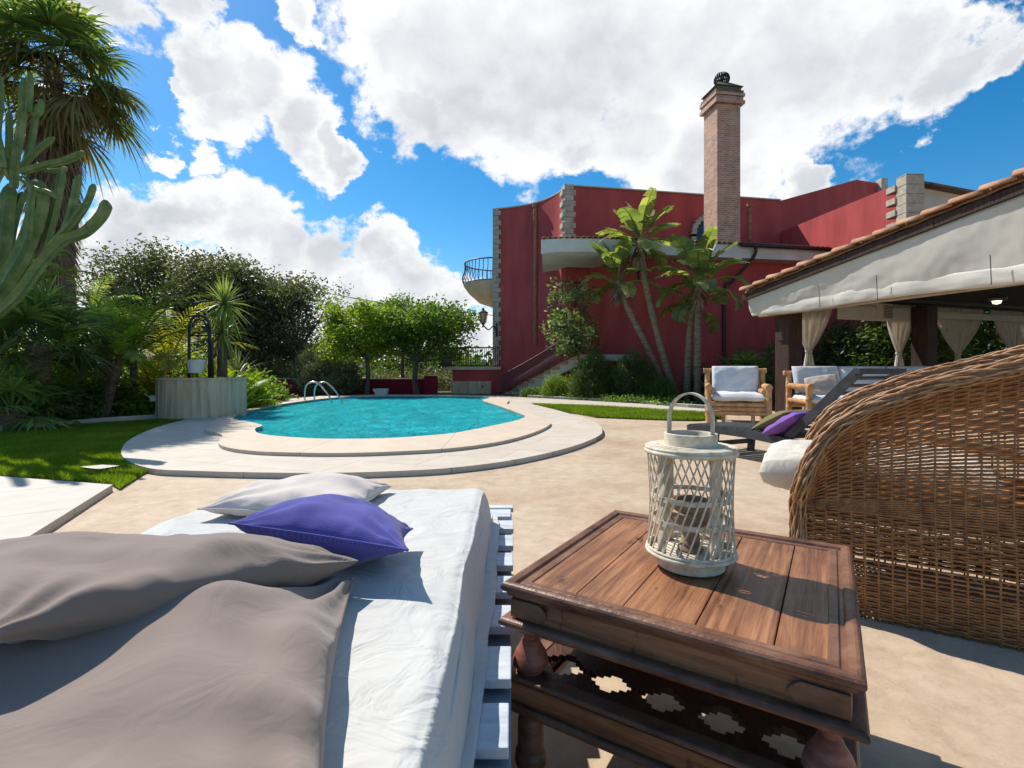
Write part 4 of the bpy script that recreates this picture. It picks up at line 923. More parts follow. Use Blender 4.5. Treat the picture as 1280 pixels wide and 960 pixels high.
# ------------------------------------------------------------------ cane lantern
lc = Vector((.462,1.305,.4935)); ln = T('cane_lantern', 'whitewashed cane lantern with hoop handle on the wooden coffee table', 'lantern', lc)
g = MB(); g.lathe([(.078,.0),(.084,.004),(.084,.026),(.078,.030)], lc, 48); g.build('base', m_lantern, ln, auto=35)
g = MB(); g.lathe([(.001,.030),(.098,.030),(.104,.035),(.104,.039),(.001,.040)], lc, 48)
for rr, z, tr in ((.108,.040,.0058),(.107,.049,.004)):
    g.tube([lc+Vector((rr*math.cos(2*math.pi*i/64), rr*math.sin(2*math.pi*i/64), z)) for i in range(65)], tr, 8)
g.build('bottom_ring', m_lantern, ln, smooth=True)
HT_ = .262; g = MB()
for rr, z, tr in ((.110,HT_+.035,.0065),(.110,HT_+.044,.0045)):
    g.tube([lc+Vector((rr*math.cos(2*math.pi*i/64), rr*math.sin(2*math.pi*i/64), z)) for i in range(65)], tr, 8)
g.build('top_ring', m_lantern, ln, smooth=True)
g = MB(); 
for r0, r1, z in ((.064,.080,.046),(.082,.096,.045),(.097,.108,.044)): g.lathe([(r0,HT_+z),(r1,HT_+z),(r1,HT_+z+.005),(r0,HT_+z+.005),(r0,HT_+z)], lc, 48)
g.build('lid', m_lantern, ln, auto=35)
g = MB(); g.lathe([(.060,HT_+.046),(.066,HT_+.046),(.066,HT_+.080),(.060,HT_+.081),(.058,HT_+.078),(.058,HT_+.046)], lc, 48); g.build('collar', m_lantern, ln, auto=35)
g = MB(); nS = 34
for k in range(nS):
    for dr, rr in ((1,.108),):
        pts = []
        for i in range(13):
            t = i/12; a = 2*math.pi*k/nS+dr*t*R(52); r = rr-.006*math.sin(math.pi*t); 
            pts.append(lc+Vector((r*math.cos(a), r*math.sin(a), .042+(HT_-.006)*t)))
        # flat strip
        vs = []
        for p, i in zip(pts, range(13)):
            t = i/12; a = 2*math.pi*k/nS+dr*t*R(52); tn = Vector((-math.sin(a), math.cos(a), 0)); nr = Vector((math.cos(a), math.sin(a), 0))
            for q in ((-1,-1),(1,-1),(1,1),(-1,1)): vs.append(p+tn*q[0]*.0021+nr*q[1]*.0012)
        g.add(vs, [(4*i+j,4*i+(j+1)%4,4*i+4+(j+1)%4,4*i+4+j) for i in range(12) for j in range(4)])
g.build('cane_weave', m_lantern, ln)
for k in range(4):
    g = MB(); a = R(20+90*k); c = lc+Vector((.088*math.cos(a), .088*math.sin(a), 0)); X = Matrix.Translation(c) @ Matrix.Rotation(a,4,'Z'); g.X = X
    g.box((-.004,-.013,.04),(.004,.013,HT_+.04)); g.build('upright', m_lantern, ln, bevel=.001)
g = MB()
for z in (.115,.175): g.lathe([(.092,z),(.098,z),(.098,z+.012),(.092,z+.012),(.092,z)], lc, 48)
g.build('inner_hoop', m_lantern, ln, auto=35)
g = MB(); g.lathe([(.030,.040),(.033,.046),(.024,.062),(.022,.085),(.034,.105),(.044,.112),(.050,.122),(.050,.140),(.044,.146),(.048,.152),(.050,.166),(.046,.172),(.040,.170),(.038,.150),(.001,.148)], lc, 32); g.build('candle_cup', m_candle, ln, auto=35)
g = MB(); hz0 = HT_+.05; pts = []; a_h = R(-38)
for i in range(37):
    t = math.pi*i/36; x = .052*math.cos(t); z = hz0+.055+.082*math.sin(t)**.8 if .0 < i < 36 else hz0
    pts.append((x*1.06, z))
pts = [(.0575,hz0)]+[( .0575-.001*i, hz0+.02*i) for i in range(1,3)]+[(.056*math.cos(math.pi*i/24), hz0+.065+.068*math.sin(math.pi*i/24)) for i in range(25)]+[(-.0575+.001*i, hz0+.02*i) for i in range(2,0,-1)]+[(-.0575,hz0)]
du = Vector((math.cos(a_h), math.sin(a_h), 0)); dv = Vector((-math.sin(a_h), math.cos(a_h), 0)); vs = []; m = len(pts)
for i, (x, z) in enumerate(pts):
    x2, z2 = pts[min(i+1,m-1)]; x0, z0 = pts[max(i-1,0)]; t = Vector((x2-x0,0,z2-z0)).normalized(); nx, nz_ = -t.z, t.x
    for q in ((-1,-1),(1,-1),(1,1),(-1,1)): vs.append(lc+du*(x+nx*q[1]*.0022)+dv*q[0]*.0105+Vector((0,0,z+nz_*q[1]*.0022)))
g.add(vs, [(4*i+j,4*i+(j+1)%4,4*i+4+(j+1)%4,4*i+4+j) for i in range(m-1) for j in range(4)]+[(0,1,2,3),(4*m-1,4*m-2,4*m-3,4*m-4)]); g.build('handle', m_lantern, ln, recalc=True, auto=35)

# ------------------------------------------------------------------ pallet daybed
pb = T('pallet_daybed', 'low daybed made of white painted wooden pallets under the white throw', 'daybed', (-.55,1.2,0))
yF, yN = 2.46, -.35; m_pallet2 = M('stringer_paint_gap_shade', (.33,.38,.43), (.22,.26,.30), scale=7, rough=.6, bs=.6, bd=.004, bscale=26)  # bluish grey stringer paint, darkened so the slat gaps read as deeper shade
g = MB(); y = yF; i = 0
ws = [.055,.12,.12,.125,.12,.12,.12,.13,.12,.12,.13,.12,.12,.12]
slat_y = []
y = yF
for i in range(14):
    w_ = ws[i]; slat_y.append((y-w_, y)); y -= w_+[.02,.055,.075,.07,.085,.08,.09,.075,.09,.08,.08,.08,.08,.08][i]
for k, (a, b) in enumerate(slat_y):
    g = MB(); g.box((-1.14,a,.318),(.004+U(-.012,.006),b,.340)); g.build('slat', m_pallet, pb, bevel=.003)
for x in (-.042,-.55,-1.09):
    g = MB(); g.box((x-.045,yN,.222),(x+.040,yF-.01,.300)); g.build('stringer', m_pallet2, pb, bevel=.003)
g = MB()
for a, b in slat_y[::2]: g.box((-1.14,a,.198),(-.004,b,.2215))
g.build('lower_boards', m_pallet, pb, bevel=.002)
g = MB()
for a, b in slat_y: g.box((-1.14,a,.172),(-.002,b,.194))
for x in (-.042,-.55,-1.09): g.box((x-.045,yN,.024),(x+.035,yF-.01,.1715))
for a, b in slat_y[::2]: g.box((-1.14,a,0.004),(-.004,b,.0235))
g.build('bottom_pallet', m_palletraw, pb, bevel=.002)
g = MB(); g.box((-1.13,-.33,.342),(-.15,2.14,.480)); tag(g.build('mattress', m_cushwhite, bevel=.03, bseg=3), 'thick mattress lying under the white throw on the pallet daybed', 'mattress')
# throw: one cloth sheet following the mattress with a hem over the pallet
g = MB()
def throw(u, v):                              # u across (left to right), v from far to near
    y = 2.40-2.8*v; s = u*1.62                 # arc length across
    ym = min(1, max(0,(2.165-y)/.035)); 
    n1 = noise.noise(Vector((s*3,y*2.2,0)))*.008+noise.noise(Vector((s*9,y*5,4)))*.004-abs(noise.noise(Vector((s*5+y*1.2,y*1.6,9))))*.012-abs(noise.noise(Vector((s*3,y*9,2))))*.005
    xe = -.125+.012*noise.noise(Vector((y*2.5,1,0)))
    if s < .24: x = -1.16-.03*math.sin(s/.24*math.pi/2); z = .33+ (s/.24)*.15
    elif s < .24+ (xe+1.14): x = -1.14+(s-.24); z = .494
    else:
        q = s-.24-(xe+1.14); L1 = .17
        fold = .010*math.sin(y*9+1.5*math.sin(y*3.1))+.012*noise.noise(Vector((y*4,q*3,8)))
        if q < L1: t = q/L1; x = xe+.030*t+fold*.7*math.sin(math.pi*t)+.008*math.sin(t*math.pi/2); z = .494-.152*t**1.25
        else: x = xe+.038+(q-L1)*(.22+.2*noise.noise(Vector((y*2.1,5,0)))); z = .3425+.004*abs(math.sin(y*14))
    edge = 0
    d = .03; 
    if s >= .24:
        q = s-.24-(xe+1.14)
        if abs(q) < d: z -= (d-abs(q))**2/(4*d)*1.2*1.0; x += 0
    x = min(x, -.062-.014*math.sin(y*2.3+1)) if s > 1.3 else x
    z = z+n1*(1.2 if z > .45 else .3)
    if y > 2.165:
        t = (y-2.165)/.235; zt = z; drop = .15*min(1,t*1.4) if z > .36 else 0
        z = max(.343, z-drop); y2 = 2.165+.035*min(1,t*2)+max(0,t-.7)*.20; return Vector((x, y2+.01*math.sin(x*14), z))
    return Vector((x,y,z))
g.grid(throw, 220, 300); tag(g.build('throw', m_throw, smooth=True, solid=.003), 'crinkled white cotton throw spread over the daybed and hanging down its right side', 'throw')

# ------------------------------------------------------------------ pillows on the daybed
def pillow(name, mat, corners, th, label, seed=0, pinch=.06, n=70, wr=.006, seam=True, sag=0, powr=.5, flat=None):
    """corners: four 3D points in order; the pillow bulges th on both sides"""
    A_, B_, C_, D_ = [Vector(c) for c in corners]; nrm = (B_-A_).cross(D_-A_).normalized()
    if nrm.z < 0: nrm = -nrm
    c0 = (A_+B_+C_+D_)/4; o = T(name, label, 'pillow', c0) if seam else None
    def P(u, v):
        uu, vv = 2*u-1, 2*v-1
        uu = uu*(1-pinch*(1-abs(vv)**2*1.0)*abs(uu)**2); vv2 = (2*v-1)*(1-pinch*(1-(2*u-1)**2)*abs(2*v-1)**2)
        a, b = (uu+1)/2, (vv2+1)/2
        return (A_*(1-a)+B_*a)*(1-b)+(D_*(1-a)+C_*a)*b
    g = MB()
    for sg in (1,-1):
        def f(u, v):
            u_ = .5-.5*math.cos(math.pi*u); v_ = .5-.5*math.cos(math.pi*v)
            x, y = 2*u_-1, 2*v_-1; e = max(0,(1-x*x))*max(0,(1-y*y)); h = e**powr
            h *= 1-.12*math.exp(-((abs(x)-.9)**2+(abs(y)-.9)**2)*10)
            w = 0
            for cx_, cy in ((-1,-1),(1,-1),(1,1),(-1,1)):
                dx, dy = x-cx_, y-cy; r = math.hypot(dx,dy)+1e-4; an = math.atan2(dy,dx)
                w += math.sin(an*13+seed+cx_*2+cy)*math.exp(-r*2.3)*min(1,r*3)*wr*1.6
            for q in (x, y):
                w += 0
            edge = math.exp(-(1-max(abs(x),abs(y)))*7)*min(1,(1-max(abs(x),abs(y)))*16); al = y if abs(x) > abs(y) else x
            w += edge*wr*.8*math.sin(al*17+3*noise.noise(Vector((al*3,seed,sg))))
            w += noise.noise(Vector((x*1.6+seed,y*1.6,sg*2)))*wr*3*min(1,h*1.5)+noise.noise(Vector((x*3.5,y*3.5+seed,sg)))*wr*1.2*min(1,h*1.5)
            p = P(u_, v_)+nrm*(sg*th*h*.5+w*(1 if h > .02 else 0)); p.z -= sag*0
            if flat is not None and p.z < flat: p.z = flat+(p.z-flat)*.08
            return p
        k = len(g.v); g.grid(f, n, n)
        if sg < 0: 
            nf = n*n; g.f[-nf:] = [tuple(reversed(q)) for q in g.f[-nf:]]
    body = g.build('cushion_body' if seam else name, mat, o, smooth=True)
    if not seam: tag(body, label, 'pillow')
    if seam:
        g = MB(); pts = []
        for k in range(4):
            for i in range(30):
                t = .5-.5*math.cos(math.pi*i/30); q = [(t,0),(1,t),(1-t,1),(0,1-t)][k]; p = P(*q)
                if flat is not None and p.z < flat: p.z = flat+(p.z-flat)*.08
                pts.append(p)
        pts.append(pts[0]); g.tube(pts, .0033, 6, cap=False); g.build('piping', mat, o, smooth=True)
    return o
MT = .50
pillow('pillow', m_paleback, [(-1.06,1.70,.53),(-.535,1.66,.52),(-.50,2.10,.515),(-.96,2.12,.52)], .15, 'pale beige pillow lying behind the violet one at the far end of the daybed', seed=1, flat=MT+.003)
pillow('pillow', m_taupe, [(-1.0,.32,.54),(-.135,.36,.53),(-.360,1.145,.525),(-1.06,1.0,.515)], .16, 'large taupe pillow lying flat across the near end of the daybed', seed=4, wr=.013, flat=MT+.003, powr=.42, seam=False)
pillow('pillow', m_taupe, [(-.665,.625,.665),(-.350,1.155,.562),(-.84,1.32,.525),(-1.18,.84,.645)], .150, 'large taupe pillow propped on top of the flat one at the left edge', seed=9, wr=.006, powr=.42, seam=False)
pillow('pillow', m_violet, [(-.69,1.23,.625),(-.238,1.15,.588),(-.285,1.44,.545),(-.68,1.52,.565)], .155, 'blue violet woven pillow leaning between the taupe and beige pillows', seed=6, wr=.0045, flat=MT+.004, powr=.55, pinch=.09)
# ------------------------------------------------------------------ vegetation
def np_mesh(name, V, k, mat, parent):         # V: (m*k,3) verts of m k-gons
    me = bpy.data.meshes.new(name); n = len(V); m = n//k
    off = Vector((0,0,0)); p0 = parent
    while p0 is not None: off = off+Vector(p0.location); p0 = p0.parent
    V = V-np.array(off)
    me.vertices.add(n); me.vertices.foreach_set('co', V.ravel()); me.loops.add(n); me.loops.foreach_set('vertex_index', np.arange(n)); me.polygons.add(m)
    me.polygons.foreach_set('loop_start', np.arange(m)*k); me.update(); me.materials.append(mat)
    o = bpy.data.objects.new(name, me); C.objects.link(o); o.parent = parent; return o
def leaves(cen, ln, wd, up=.3):               # diamond leaves with random attitude at the given points
    m = len(cen); d = RNG.normal(size=(m,3)); d[:,2] = d[:,2]*.6+up; d /= np.linalg.norm(d,axis=1)[:,None]
    r = RNG.normal(size=(m,3)); s_ = np.cross(d, r); s_ /= np.linalg.norm(s_,axis=1)[:,None]; n_ = np.cross(d, s_)
    L_ = (ln*RNG.uniform(.6,1.3,m))[:,None]; w = (wd*RNG.uniform(.7,1.2,m))[:,None]
    return np.stack([cen, cen+d*L_*.45+s_*w*.5+n_*w*.12, cen+d*L_, cen+d*L_*.45-s_*w*.5+n_*w*.12], 1).reshape(-1,3)
def crown_clumps(c, rad, n, seed, fill=.55, low=-.75):
    rr = np.random.default_rng(seed); out = []
    while len(out) < n:
        v = rr.normal(size=3); v /= np.linalg.norm(v); q = v*(fill+(1-fill)*rr.random()**.6)
        if q[2] < low: continue
        b = 1+.20*math.sin(3.1*v[0]+seed)+.18*math.sin(5.3*v[2]+2*seed)+.14*math.sin(9*v[0]+7*v[1]+seed)+rr.normal()*.07
        out.append((np.array(c)+q*np.array(rad)*b, v))
    return out
def tree(name, label, base, ch, crown_c, rad, nclump, per, csize, ln, wd, mat, seed, trunk_r=.12, group=None, bark=None, low=-.75, forks=5, up=.2):
    t = T(name, label, 'tree', base, group); base = Vector(base); cc = Vector(crown_c)
    cl = crown_clumps(crown_c, rad, nclump, seed, low=low)
    rr = np.random.default_rng(seed+5); pts = []
    for c, v in cl:
        s_ = csize*rr.uniform(.55,1.35); n = int(per*(s_/csize)**1.6)
        q = rr.normal(size=(n,3))*np.array([s_,s_,s_*.62]); q = q[np.linalg.norm(q,axis=1) < 2.1*s_]; pts.append(q+c)
    np_mesh('crown', leaves(np.concatenate(pts), ln, wd, up), 4, mat, t)
    g = MB(); fk = base.lerp(cc, .55) if ch is None else Vector(ch)
    g.tube(spline([base, base.lerp(fk,.5)+Vector((U(-.08,.08),0,0)), fk], 6), [trunk_r*(1.25-.45*i/12) for i in range(13)], 9)
    ends = sorted(cl, key=lambda e: rr.random())[:forks*5]
    for k, (c, v) in enumerate(ends):
        c = Vector(c); m_ = fk.lerp(c, .5)+Vector((0,0,-.06*(c-fk).length))
        g.tube(spline([fk, m_, c], 5), [trunk_r*(.55-.047*i) for i in range(11)], 6)
    g.build('trunk', bark or m_bark, t, smooth=True); return t
def at(x, y, d): return pt(x, y, d)
def gr(x, d, z=0.): return Vector(((x-640)*d/FP, d, z))
# background trees
tree('olive_tree', 'tall dark grey green tree rising directly behind the stone well', gr(300,22), None, tuple(at(300,385,23)), (2.7,2.2,2.2), 240, 170, .46, .19, .085, f_dark, 3, .2, forks=8, low=-.95)
tree('olive_tree', 'dark grey green tree left of the well top, seen over the palms', gr(205,24), None, tuple(at(190,390,24)), (2.7,2,2.1), 220, 160, .46, .19, .085, f_dark, 8, .2, forks=8, low=-.95)
tree('olive_tree', 'dark drooping tree between the well and the lime green tree', gr(380,22.5), None, tuple(at(358,405,22.5)), (1.55,1.5,1.9), 90, 120, .38, .16, .07, f_dark, 12, .14, forks=6, low=-.95)
tree('shade_tree', 'round lime green tree with a slim pale trunk behind the pool', gr(458,19.6), tuple(at(459,447,19.6)), tuple(at(452,417,19.6)), (1.55,1.35,.98), 130, 120, .24, .14, .085, f_lime, 21, .085, forks=6, low=-.8)
tree('shade_tree', 'darker green tree right of the lime green tree, next to the villa terrace', gr(521,20.0), tuple(at(521,452,20.0)), tuple(at(528,414,20.4)), (1.75,1.4,1.15), 150, 110, .27, .15, .085, f_mid, 31, .10, forks=6, low=-.7)
tree('shade_tree', 'taller sparse branch crown poking up behind the darker green tree', gr(505,23), None, tuple(at(503,392,23)), (1.1,.9,.9), 50, 80, .25, .15, .08, f_mid, 37, .08, forks=6)
# grey scrub band beyond the wall
def shrub(name, label, base, rad, n, ln, wd, mat, seed, cat='shrub', group=None, clump=.2, up=.35, per=70, stems=6, lowz=0):
    t = T(name, label, cat, base, group); rr = np.random.default_rng(seed); b = np.array(base); pts = []
    for k in range(n):
        v = rr.normal(size=3); v /= np.linalg.norm(v); v[2] = abs(v[2]) if rr.random() < .75 else v[2]*.6; q = v*(.45+.55*rr.random()**.5)*np.array(rad)+np.array([0,0,rad[2]*.42+lowz])
        m = int(per*rr.uniform(.5,1.4)); pts.append(b+q+rr.normal(size=(m,3))*clump*rr.uniform(.6,1.2))
    P = np.concatenate(pts); P[:,2] = np.maximum(P[:,2], .03+rr.random(len(P))*.1); np_mesh('foliage', leaves(P, ln, wd, up), 4, mat, t)
    g = MB()
    for k in range(stems):
        a = 2*math.pi*k/stems; e = Vector(base)+Vector((math.cos(a)*rad[0]*.6, math.sin(a)*rad[1]*.6, rad[2]*U(.7,1.1)+lowz)); bb = Vector(base)
        g.tube(spline([bb, bb.lerp(e,.5)+Vector((0,0,.1)), e], 4), [.03,.028,.026,.024,.022,.02,.016,.012,.008], 5)
    g.build('stem', m_bark, t); return t
for i, (x, d, rx, rz) in enumerate([(335,23,1.2,.9),(385,22.5,1.0,1.0),(560,25,1.6,.5),(505,24,1.6,.6)]):
    shrub('scrub_bush', ['grey green scrub bush above the left end of the red garden wall','grey green scrub bush above the wall behind the pool handrail','low grey scrub beyond the wall nearest the villa terrace','low grey scrub beyond the wall between the two shade trees'][i], gr(x,d), (rx,1,rz), 40, .14, .05, f_grey, 50+i, per=90, clump=.22)
shrub('oleander_bush', 'feathery pale grey bush between the pool handrail and the lime green tree', gr(404,19.4), (.85,.6,1.0), 70, .26, .03, f_grey, 61, per=90, clump=.17, up=.9)
shrub('oleander_bush', 'feathery grey bush leaning over the wall right of the handrail top', gr(384,19.8), (.4,.4,1.2), 30, .24, .03, f_grey, 62, per=90, clump=.15, up=.9)
shrub('oleander_bush', 'feathery bush under the lime green tree left of its trunk', gr(438,20.0), (.3,.3,.75), 22, .24, .03, f_grey, 63, per=80, clump=.14, up=.9)
# right-hand planting
def rosemary(label, base, rx, ry, rz, seed, n=2600, mat=None, name='rosemary_bush', L0_=.22, w=.022, grp='rosemary bushes in the bed'):
    t = T(name, label, 'bush', base, grp); rr = np.random.default_rng(seed); V = []
    for k in range(n):
        v = rr.normal(size=3); v /= np.linalg.norm(v); v[2] = abs(v[2]); q = rr.uniform(.55,1.0); p = np.array(base)+v*q*np.array([rx,ry,rz])*(1+.1*math.sin(5*v[0]+seed)*math.cos(6*v[2]))
        d = np.array([v[0]*.5, v[1]*.5, .9])+rr.normal(size=3)*.16; d /= np.linalg.norm(d); L_ = L0_*rr.uniform(.6,1.4)
        for j in range(7):
            c = p+d*L_*(j/7); s_ = rr.normal(size=3); s_ -= d*s_.dot(d); s_ /= np.linalg.norm(s_); e = c+(s_*.75+d*.7)*w*2.6; r_ = np.cross(d, s_)*w*.35
            V += [c-r_, c+r_, e+r_*.6, e-r_*.6]
    np_mesh('foliage', np.array(V), 4, mat or f_rose, t)
    g = MB(); 
    for k in range(8): a = k*math.pi/4; g.tube([Vector(base), Vector(base)+Vector((rx*.6*math.cos(a), ry*.6*math.sin(a), rz*.7))], [.03,.008], 5)
    g.build('stem', m_bark, t)
rosemary('left one of the two big rounded rosemary bushes beside the pool path', gr(742,16.0,.05), .76,.6,1.42, 1)
rosemary('right one of the two big rounded rosemary bushes under the leaning trunks', gr(792,15.6,.05), .74,.6,1.38, 2)
rosemary('small low green bush right of the rosemary bushes', gr(826,15.0,.05), .45,.4,.62, 3, 900, f_mid, 'low_bush')
rosemary('low yellow green bush below the villa staircase', gr(697,16.9,.05), .55,.4,.72, 4, 1100, f_lime, 'low_bush', .2, .018)
rosemary('small round dark bush at the foot of the staircase', gr(668,17.6,.05), .45,.35,.28, 5, 500, f_mid, 'low_bush', .12)
# flat ground cover along the bed edge
P = []
for k in range(200):
    c = B2[1].lerp(B2[4], RNG.random()); c = np.array([c.x+RNG.normal()*.1, c.y+.25+RNG.random()*1.0, .1]); P.append(c+RNG.normal(size=(40,3))*np.array([.15,.12,.06]))
np_mesh('ground_cover', leaves(np.concatenate(P), .09, .045, .4), 4, f_mid, None)
tag(bpy.data.objects['ground_cover'], 'low leafy ground cover along the kerb of the right bed', 'ground cover', kind='stuff')
# pale leaved bush by the stair
tree('glossy_bush', 'tall loose bush with pale glossy leaves in front of the stair landing', gr(722,17.0), tuple(at(722,440,17.0)), tuple(at(716,402,16.9)), (.92,.7,1.15), 75, 34, .16, .15, .085, f_white, 71, .05, forks=7, low=-.95)
# paddle leaved (strelitzia) trees
def frond(g, base, az, el, Ln, nl, ll, lw, droop=.9, pet=.2, vee=.3, gr_=None, segs=9, twist=0, ldroop=.4, taper=True, ragged=0, curve=1.0, sweep=.55):
    """feather leaf: rachis from base, leaflets on both sides; leaflets go to g, the rachis to gr_"""
    p = Vector(base); pts = [p.copy()]; e = el; n = max(nl, 8); st = Ln/n; dirs = []
    for i in range(n):
        d = Vector((math.cos(az)*math.cos(e), math.sin(az)*math.cos(e), math.sin(e))); dirs.append(d); p = p+d*st; pts.append(p.copy()); e -= droop/n*(.3+1.4*(i/n))*curve
    (gr_ or g).tube(pts[::2]+[pts[-1]] if n % 2 else pts[::2], [.018*(Ln**.5)*(1-.8*i/(len(pts[::2])+1)) for i in range(len(pts[::2]+([pts[-1]] if n % 2 else [])))], 5, cap=False)
    sd0 = Vector((-math.sin(az+twist), math.cos(az+twist), 0))
    for i in range(int(n*pet), n+1):
        t = (i-n*pet)/(n-n*pet+1e-6); d = dirs[min(i,n-1)]; c = pts[i]
        up = sd0.cross(d); up = up if up.z >= 0 else -up
        l = ll*(math.sin(math.pi*min(1,.18+.78*t))**.6 if taper else 1)
        for sg in (-1,1):
            ld = (sd0*sg + d*(sweep+.5*t) + up*vee).normalized(); ld = (ld+Vector((U(-.08,.08),U(-.08,.08),U(-.08,.08)))).normalized()
            if ragged and U(0,1) < ragged: continue
            sv = (d - ld*d.dot(ld)).normalized()
            g.ribbon(c, ld, sv, l*U(.85,1.08), lw, ldroop*U(.6,1.4), 3)
def paddle(g, gs, base, az, el, pl, bl, bw, droop=.9, tear=.5):
    """banana-like leaf: bare stalk then a wide blade torn into strips"""
    p = Vector(base); e = el; pts = [p.copy()]; n = 18; T_ = pl+bl; ds = []
    for i in range(n):
        d = Vector((math.cos(az)*math.cos(e), math.sin(az)*math.cos(e), math.sin(e))); ds.append(d); p = p+d*T_/n; pts.append(p.copy()); e -= droop/n*(.2+1.6*i/n)
    gs.tube(pts, [.03*(1-.8*i/n) for i in range(n+1)], 6, cap=False)
    sd0 = Vector((-math.sin(az), math.cos(az), 0)); rr = random.Random(int(abs(az*1000+el*77)))
    for sg in (-1,1):
        k = 0; M_ = 14; i = 0
        while i < M_:
            w = rr.choice((1,2,2,3)); j = min(M_, i+w)
            dr = rr.uniform(.15,.55) if tear else .15; gapj = .012*rr.random()
            vs = []
            for q in range(3):
                u = q/2; 
                for r_ in (i/M_, j/M_-gapj):
                    s_ = (pl+bl*r_)/T_*n; a = min(int(s_), n-1); c = pts[a].lerp(pts[a+1], s_-a); d = ds[a]; up = sd0.cross(d); up = up if up.z > 0 else -up
                    wd = bw*.5*(math.sin(math.pi*min(1,.10+.86*r_))**.55); vs.append(c+(sd0*sg*wd+up*wd*.28+d*wd*.25)*u+Vector((0,0,-dr*wd*u*u)))
            g.add(vs, [(0,1,3,2),(2,3,5,4)]); i = j
def strel(label, base, path, topn, seed, bl=.95, bw=.38, spread=1.0, dead=30):
    random.seed(seed); t = T('paddle_palm', label, 'tree', base, 'paddle leaved trees in front of the villa'); g = MB(); pth = spline(path, 6); n = len(pth)
    g.tube(pth, [.115-.03*i/n+.010*math.sin(i*2.3) for i in range(n)], 9); g.build('trunk', m_strbark, t, smooth=True)
    tp = pth[-1]; g, gs = MB(), MB()
    for k in range(topn):
        az = k*2.4+U(-.3,.3); f = k/topn; el = R(85-78*f*spread); paddle(g, gs, tp+Vector((0,0,-.25*f)), az, el, .40+.2*U(0,1), bl*U(.8,1.1), bw*U(.85,1.15), droop=.5+1.5*f)
    g.build('leaves', f_str, t, smooth=True); gs.build('stalks', f_str, t)
    g = MB()
    for k in range(dead): 
        az = U(0,6.3); g.ribbon(tp+Vector((0,0,-.15-U(0,.35))), (math.cos(az)*.9,math.sin(az)*.9,U(-.7,.2)), (-math.sin(az),math.cos(az),0), U(.25,.5), U(.05,.12), U(.4,1.1), 4)
    if dead: g.build('dry_sheaths', f_dead, t)
    random.seed(seed+100)
strel('tall leaning paddle leaved tree, topmost crown in front of the villa', gr(846,15.6), [gr(846,15.6), at(825,430,15.6), at(806,350,15.6), at(800,300,15.6)], 17, 5, 1.0, .60)
strel('shorter leaning paddle leaved tree left of the tallest one', gr(838,15.9), [gr(838,15.9), at(812,440,15.9), at(785,385,15.9), at(772,350,15.9)], 16, 15, .95, .56)
strel('upright paddle leaved tree with hanging leaves right of the leaning pair', gr(872,15.0), [gr(872,15.0), at(872,420,15.0), at(873,350,15.0)], 20, 27, 1.1, .62, 1.2)
strel('slim paddle leaved stem close beside the upright one', gr(858,15.3), [gr(858,15.3), at(862,420,15.3), at(868,375,15.2)], 9, 33, .9, .5, 1.3, 6)
# fan and feather palms
def fan(g, gs, base, az, el, pl, Rd, nseg=26, droop=.35, spread=R(125), w=.05):
    d = Vector((math.cos(az)*math.cos(el), math.sin(az)*math.cos(el), math.sin(el))); sd0 = Vector((-math.sin(az), math.cos(az), 0)); base = Vector(base)
    mid_ = base+d*pl*.5+Vector((0,0,.04*pl)); hub = base+d*pl; gs.tube([base, mid_, hub], [.016,.013,.010], 5, cap=False); up = sd0.cross(d)
    up = up if up.z >= 0 else -up
    for k in range(nseg):
        a = -spread+2*spread*k/(nseg-1); ld = (d*math.cos(a)+sd0*math.sin(a)+up*.12*abs(math.sin(a))).normalized(); sv = ld.cross(up+Vector((U(-.3,.3),U(-.3,.3),0))).normalized()
        g.ribbon(hub, ld, sv, Rd*U(.88,1.05)*(.72+.28*math.cos(a*.7)), w, droop*U(.7,1.5), 4, prof=lambda t: (.25+1.5*t if t < .5 else 1.0-(t-.5)*1.9))
def fanpalm(label, base, h, nf, Rd, pl, seed, mat, dmin=-20, trunk=.16, name='fan_palm', nseg=24, w=.05, droop=.35, dead=0, lean=(0,0)):
    random.seed(seed); base = Vector(base); t = T(name, label, 'palm', base); tp = base+Vector((lean[0],lean[1],h))
    g = MB(); g.tube(spline([base, base.lerp(tp,.5), tp], 8), [trunk*(1.1-.25*i/16+.05*(i%2)) for i in range(17)], 10); g.build('trunk', m_palmbark, t)
    g, gs = MB(), MB()
    for k in range(nf):
        f = k/nf; fan(g, gs, tp+Vector((0,0,-.1*f)), k*2.399+U(-.2,.2), R(82-(82-dmin)*f), pl*U(.8,1.1), Rd*U(.85,1.1), nseg, droop, w=w)
    g.build('fronds', mat, t); gs.build('stalks', mat, t)
    if dead:
        g, gs = MB(), MB()
        for k in range(dead):
            f = k/dead; fan(g, gs, tp+Vector((0,0,-.2-4.3*f)), k*2.399, R(-50-32*f*U(.6,1)), pl*U(.12,.35), Rd*.55, 16, .9, w=w)
        g.build('dead_skirt', f_dead, t); gs.build('dead_stalks', f_dead, t)
    return t
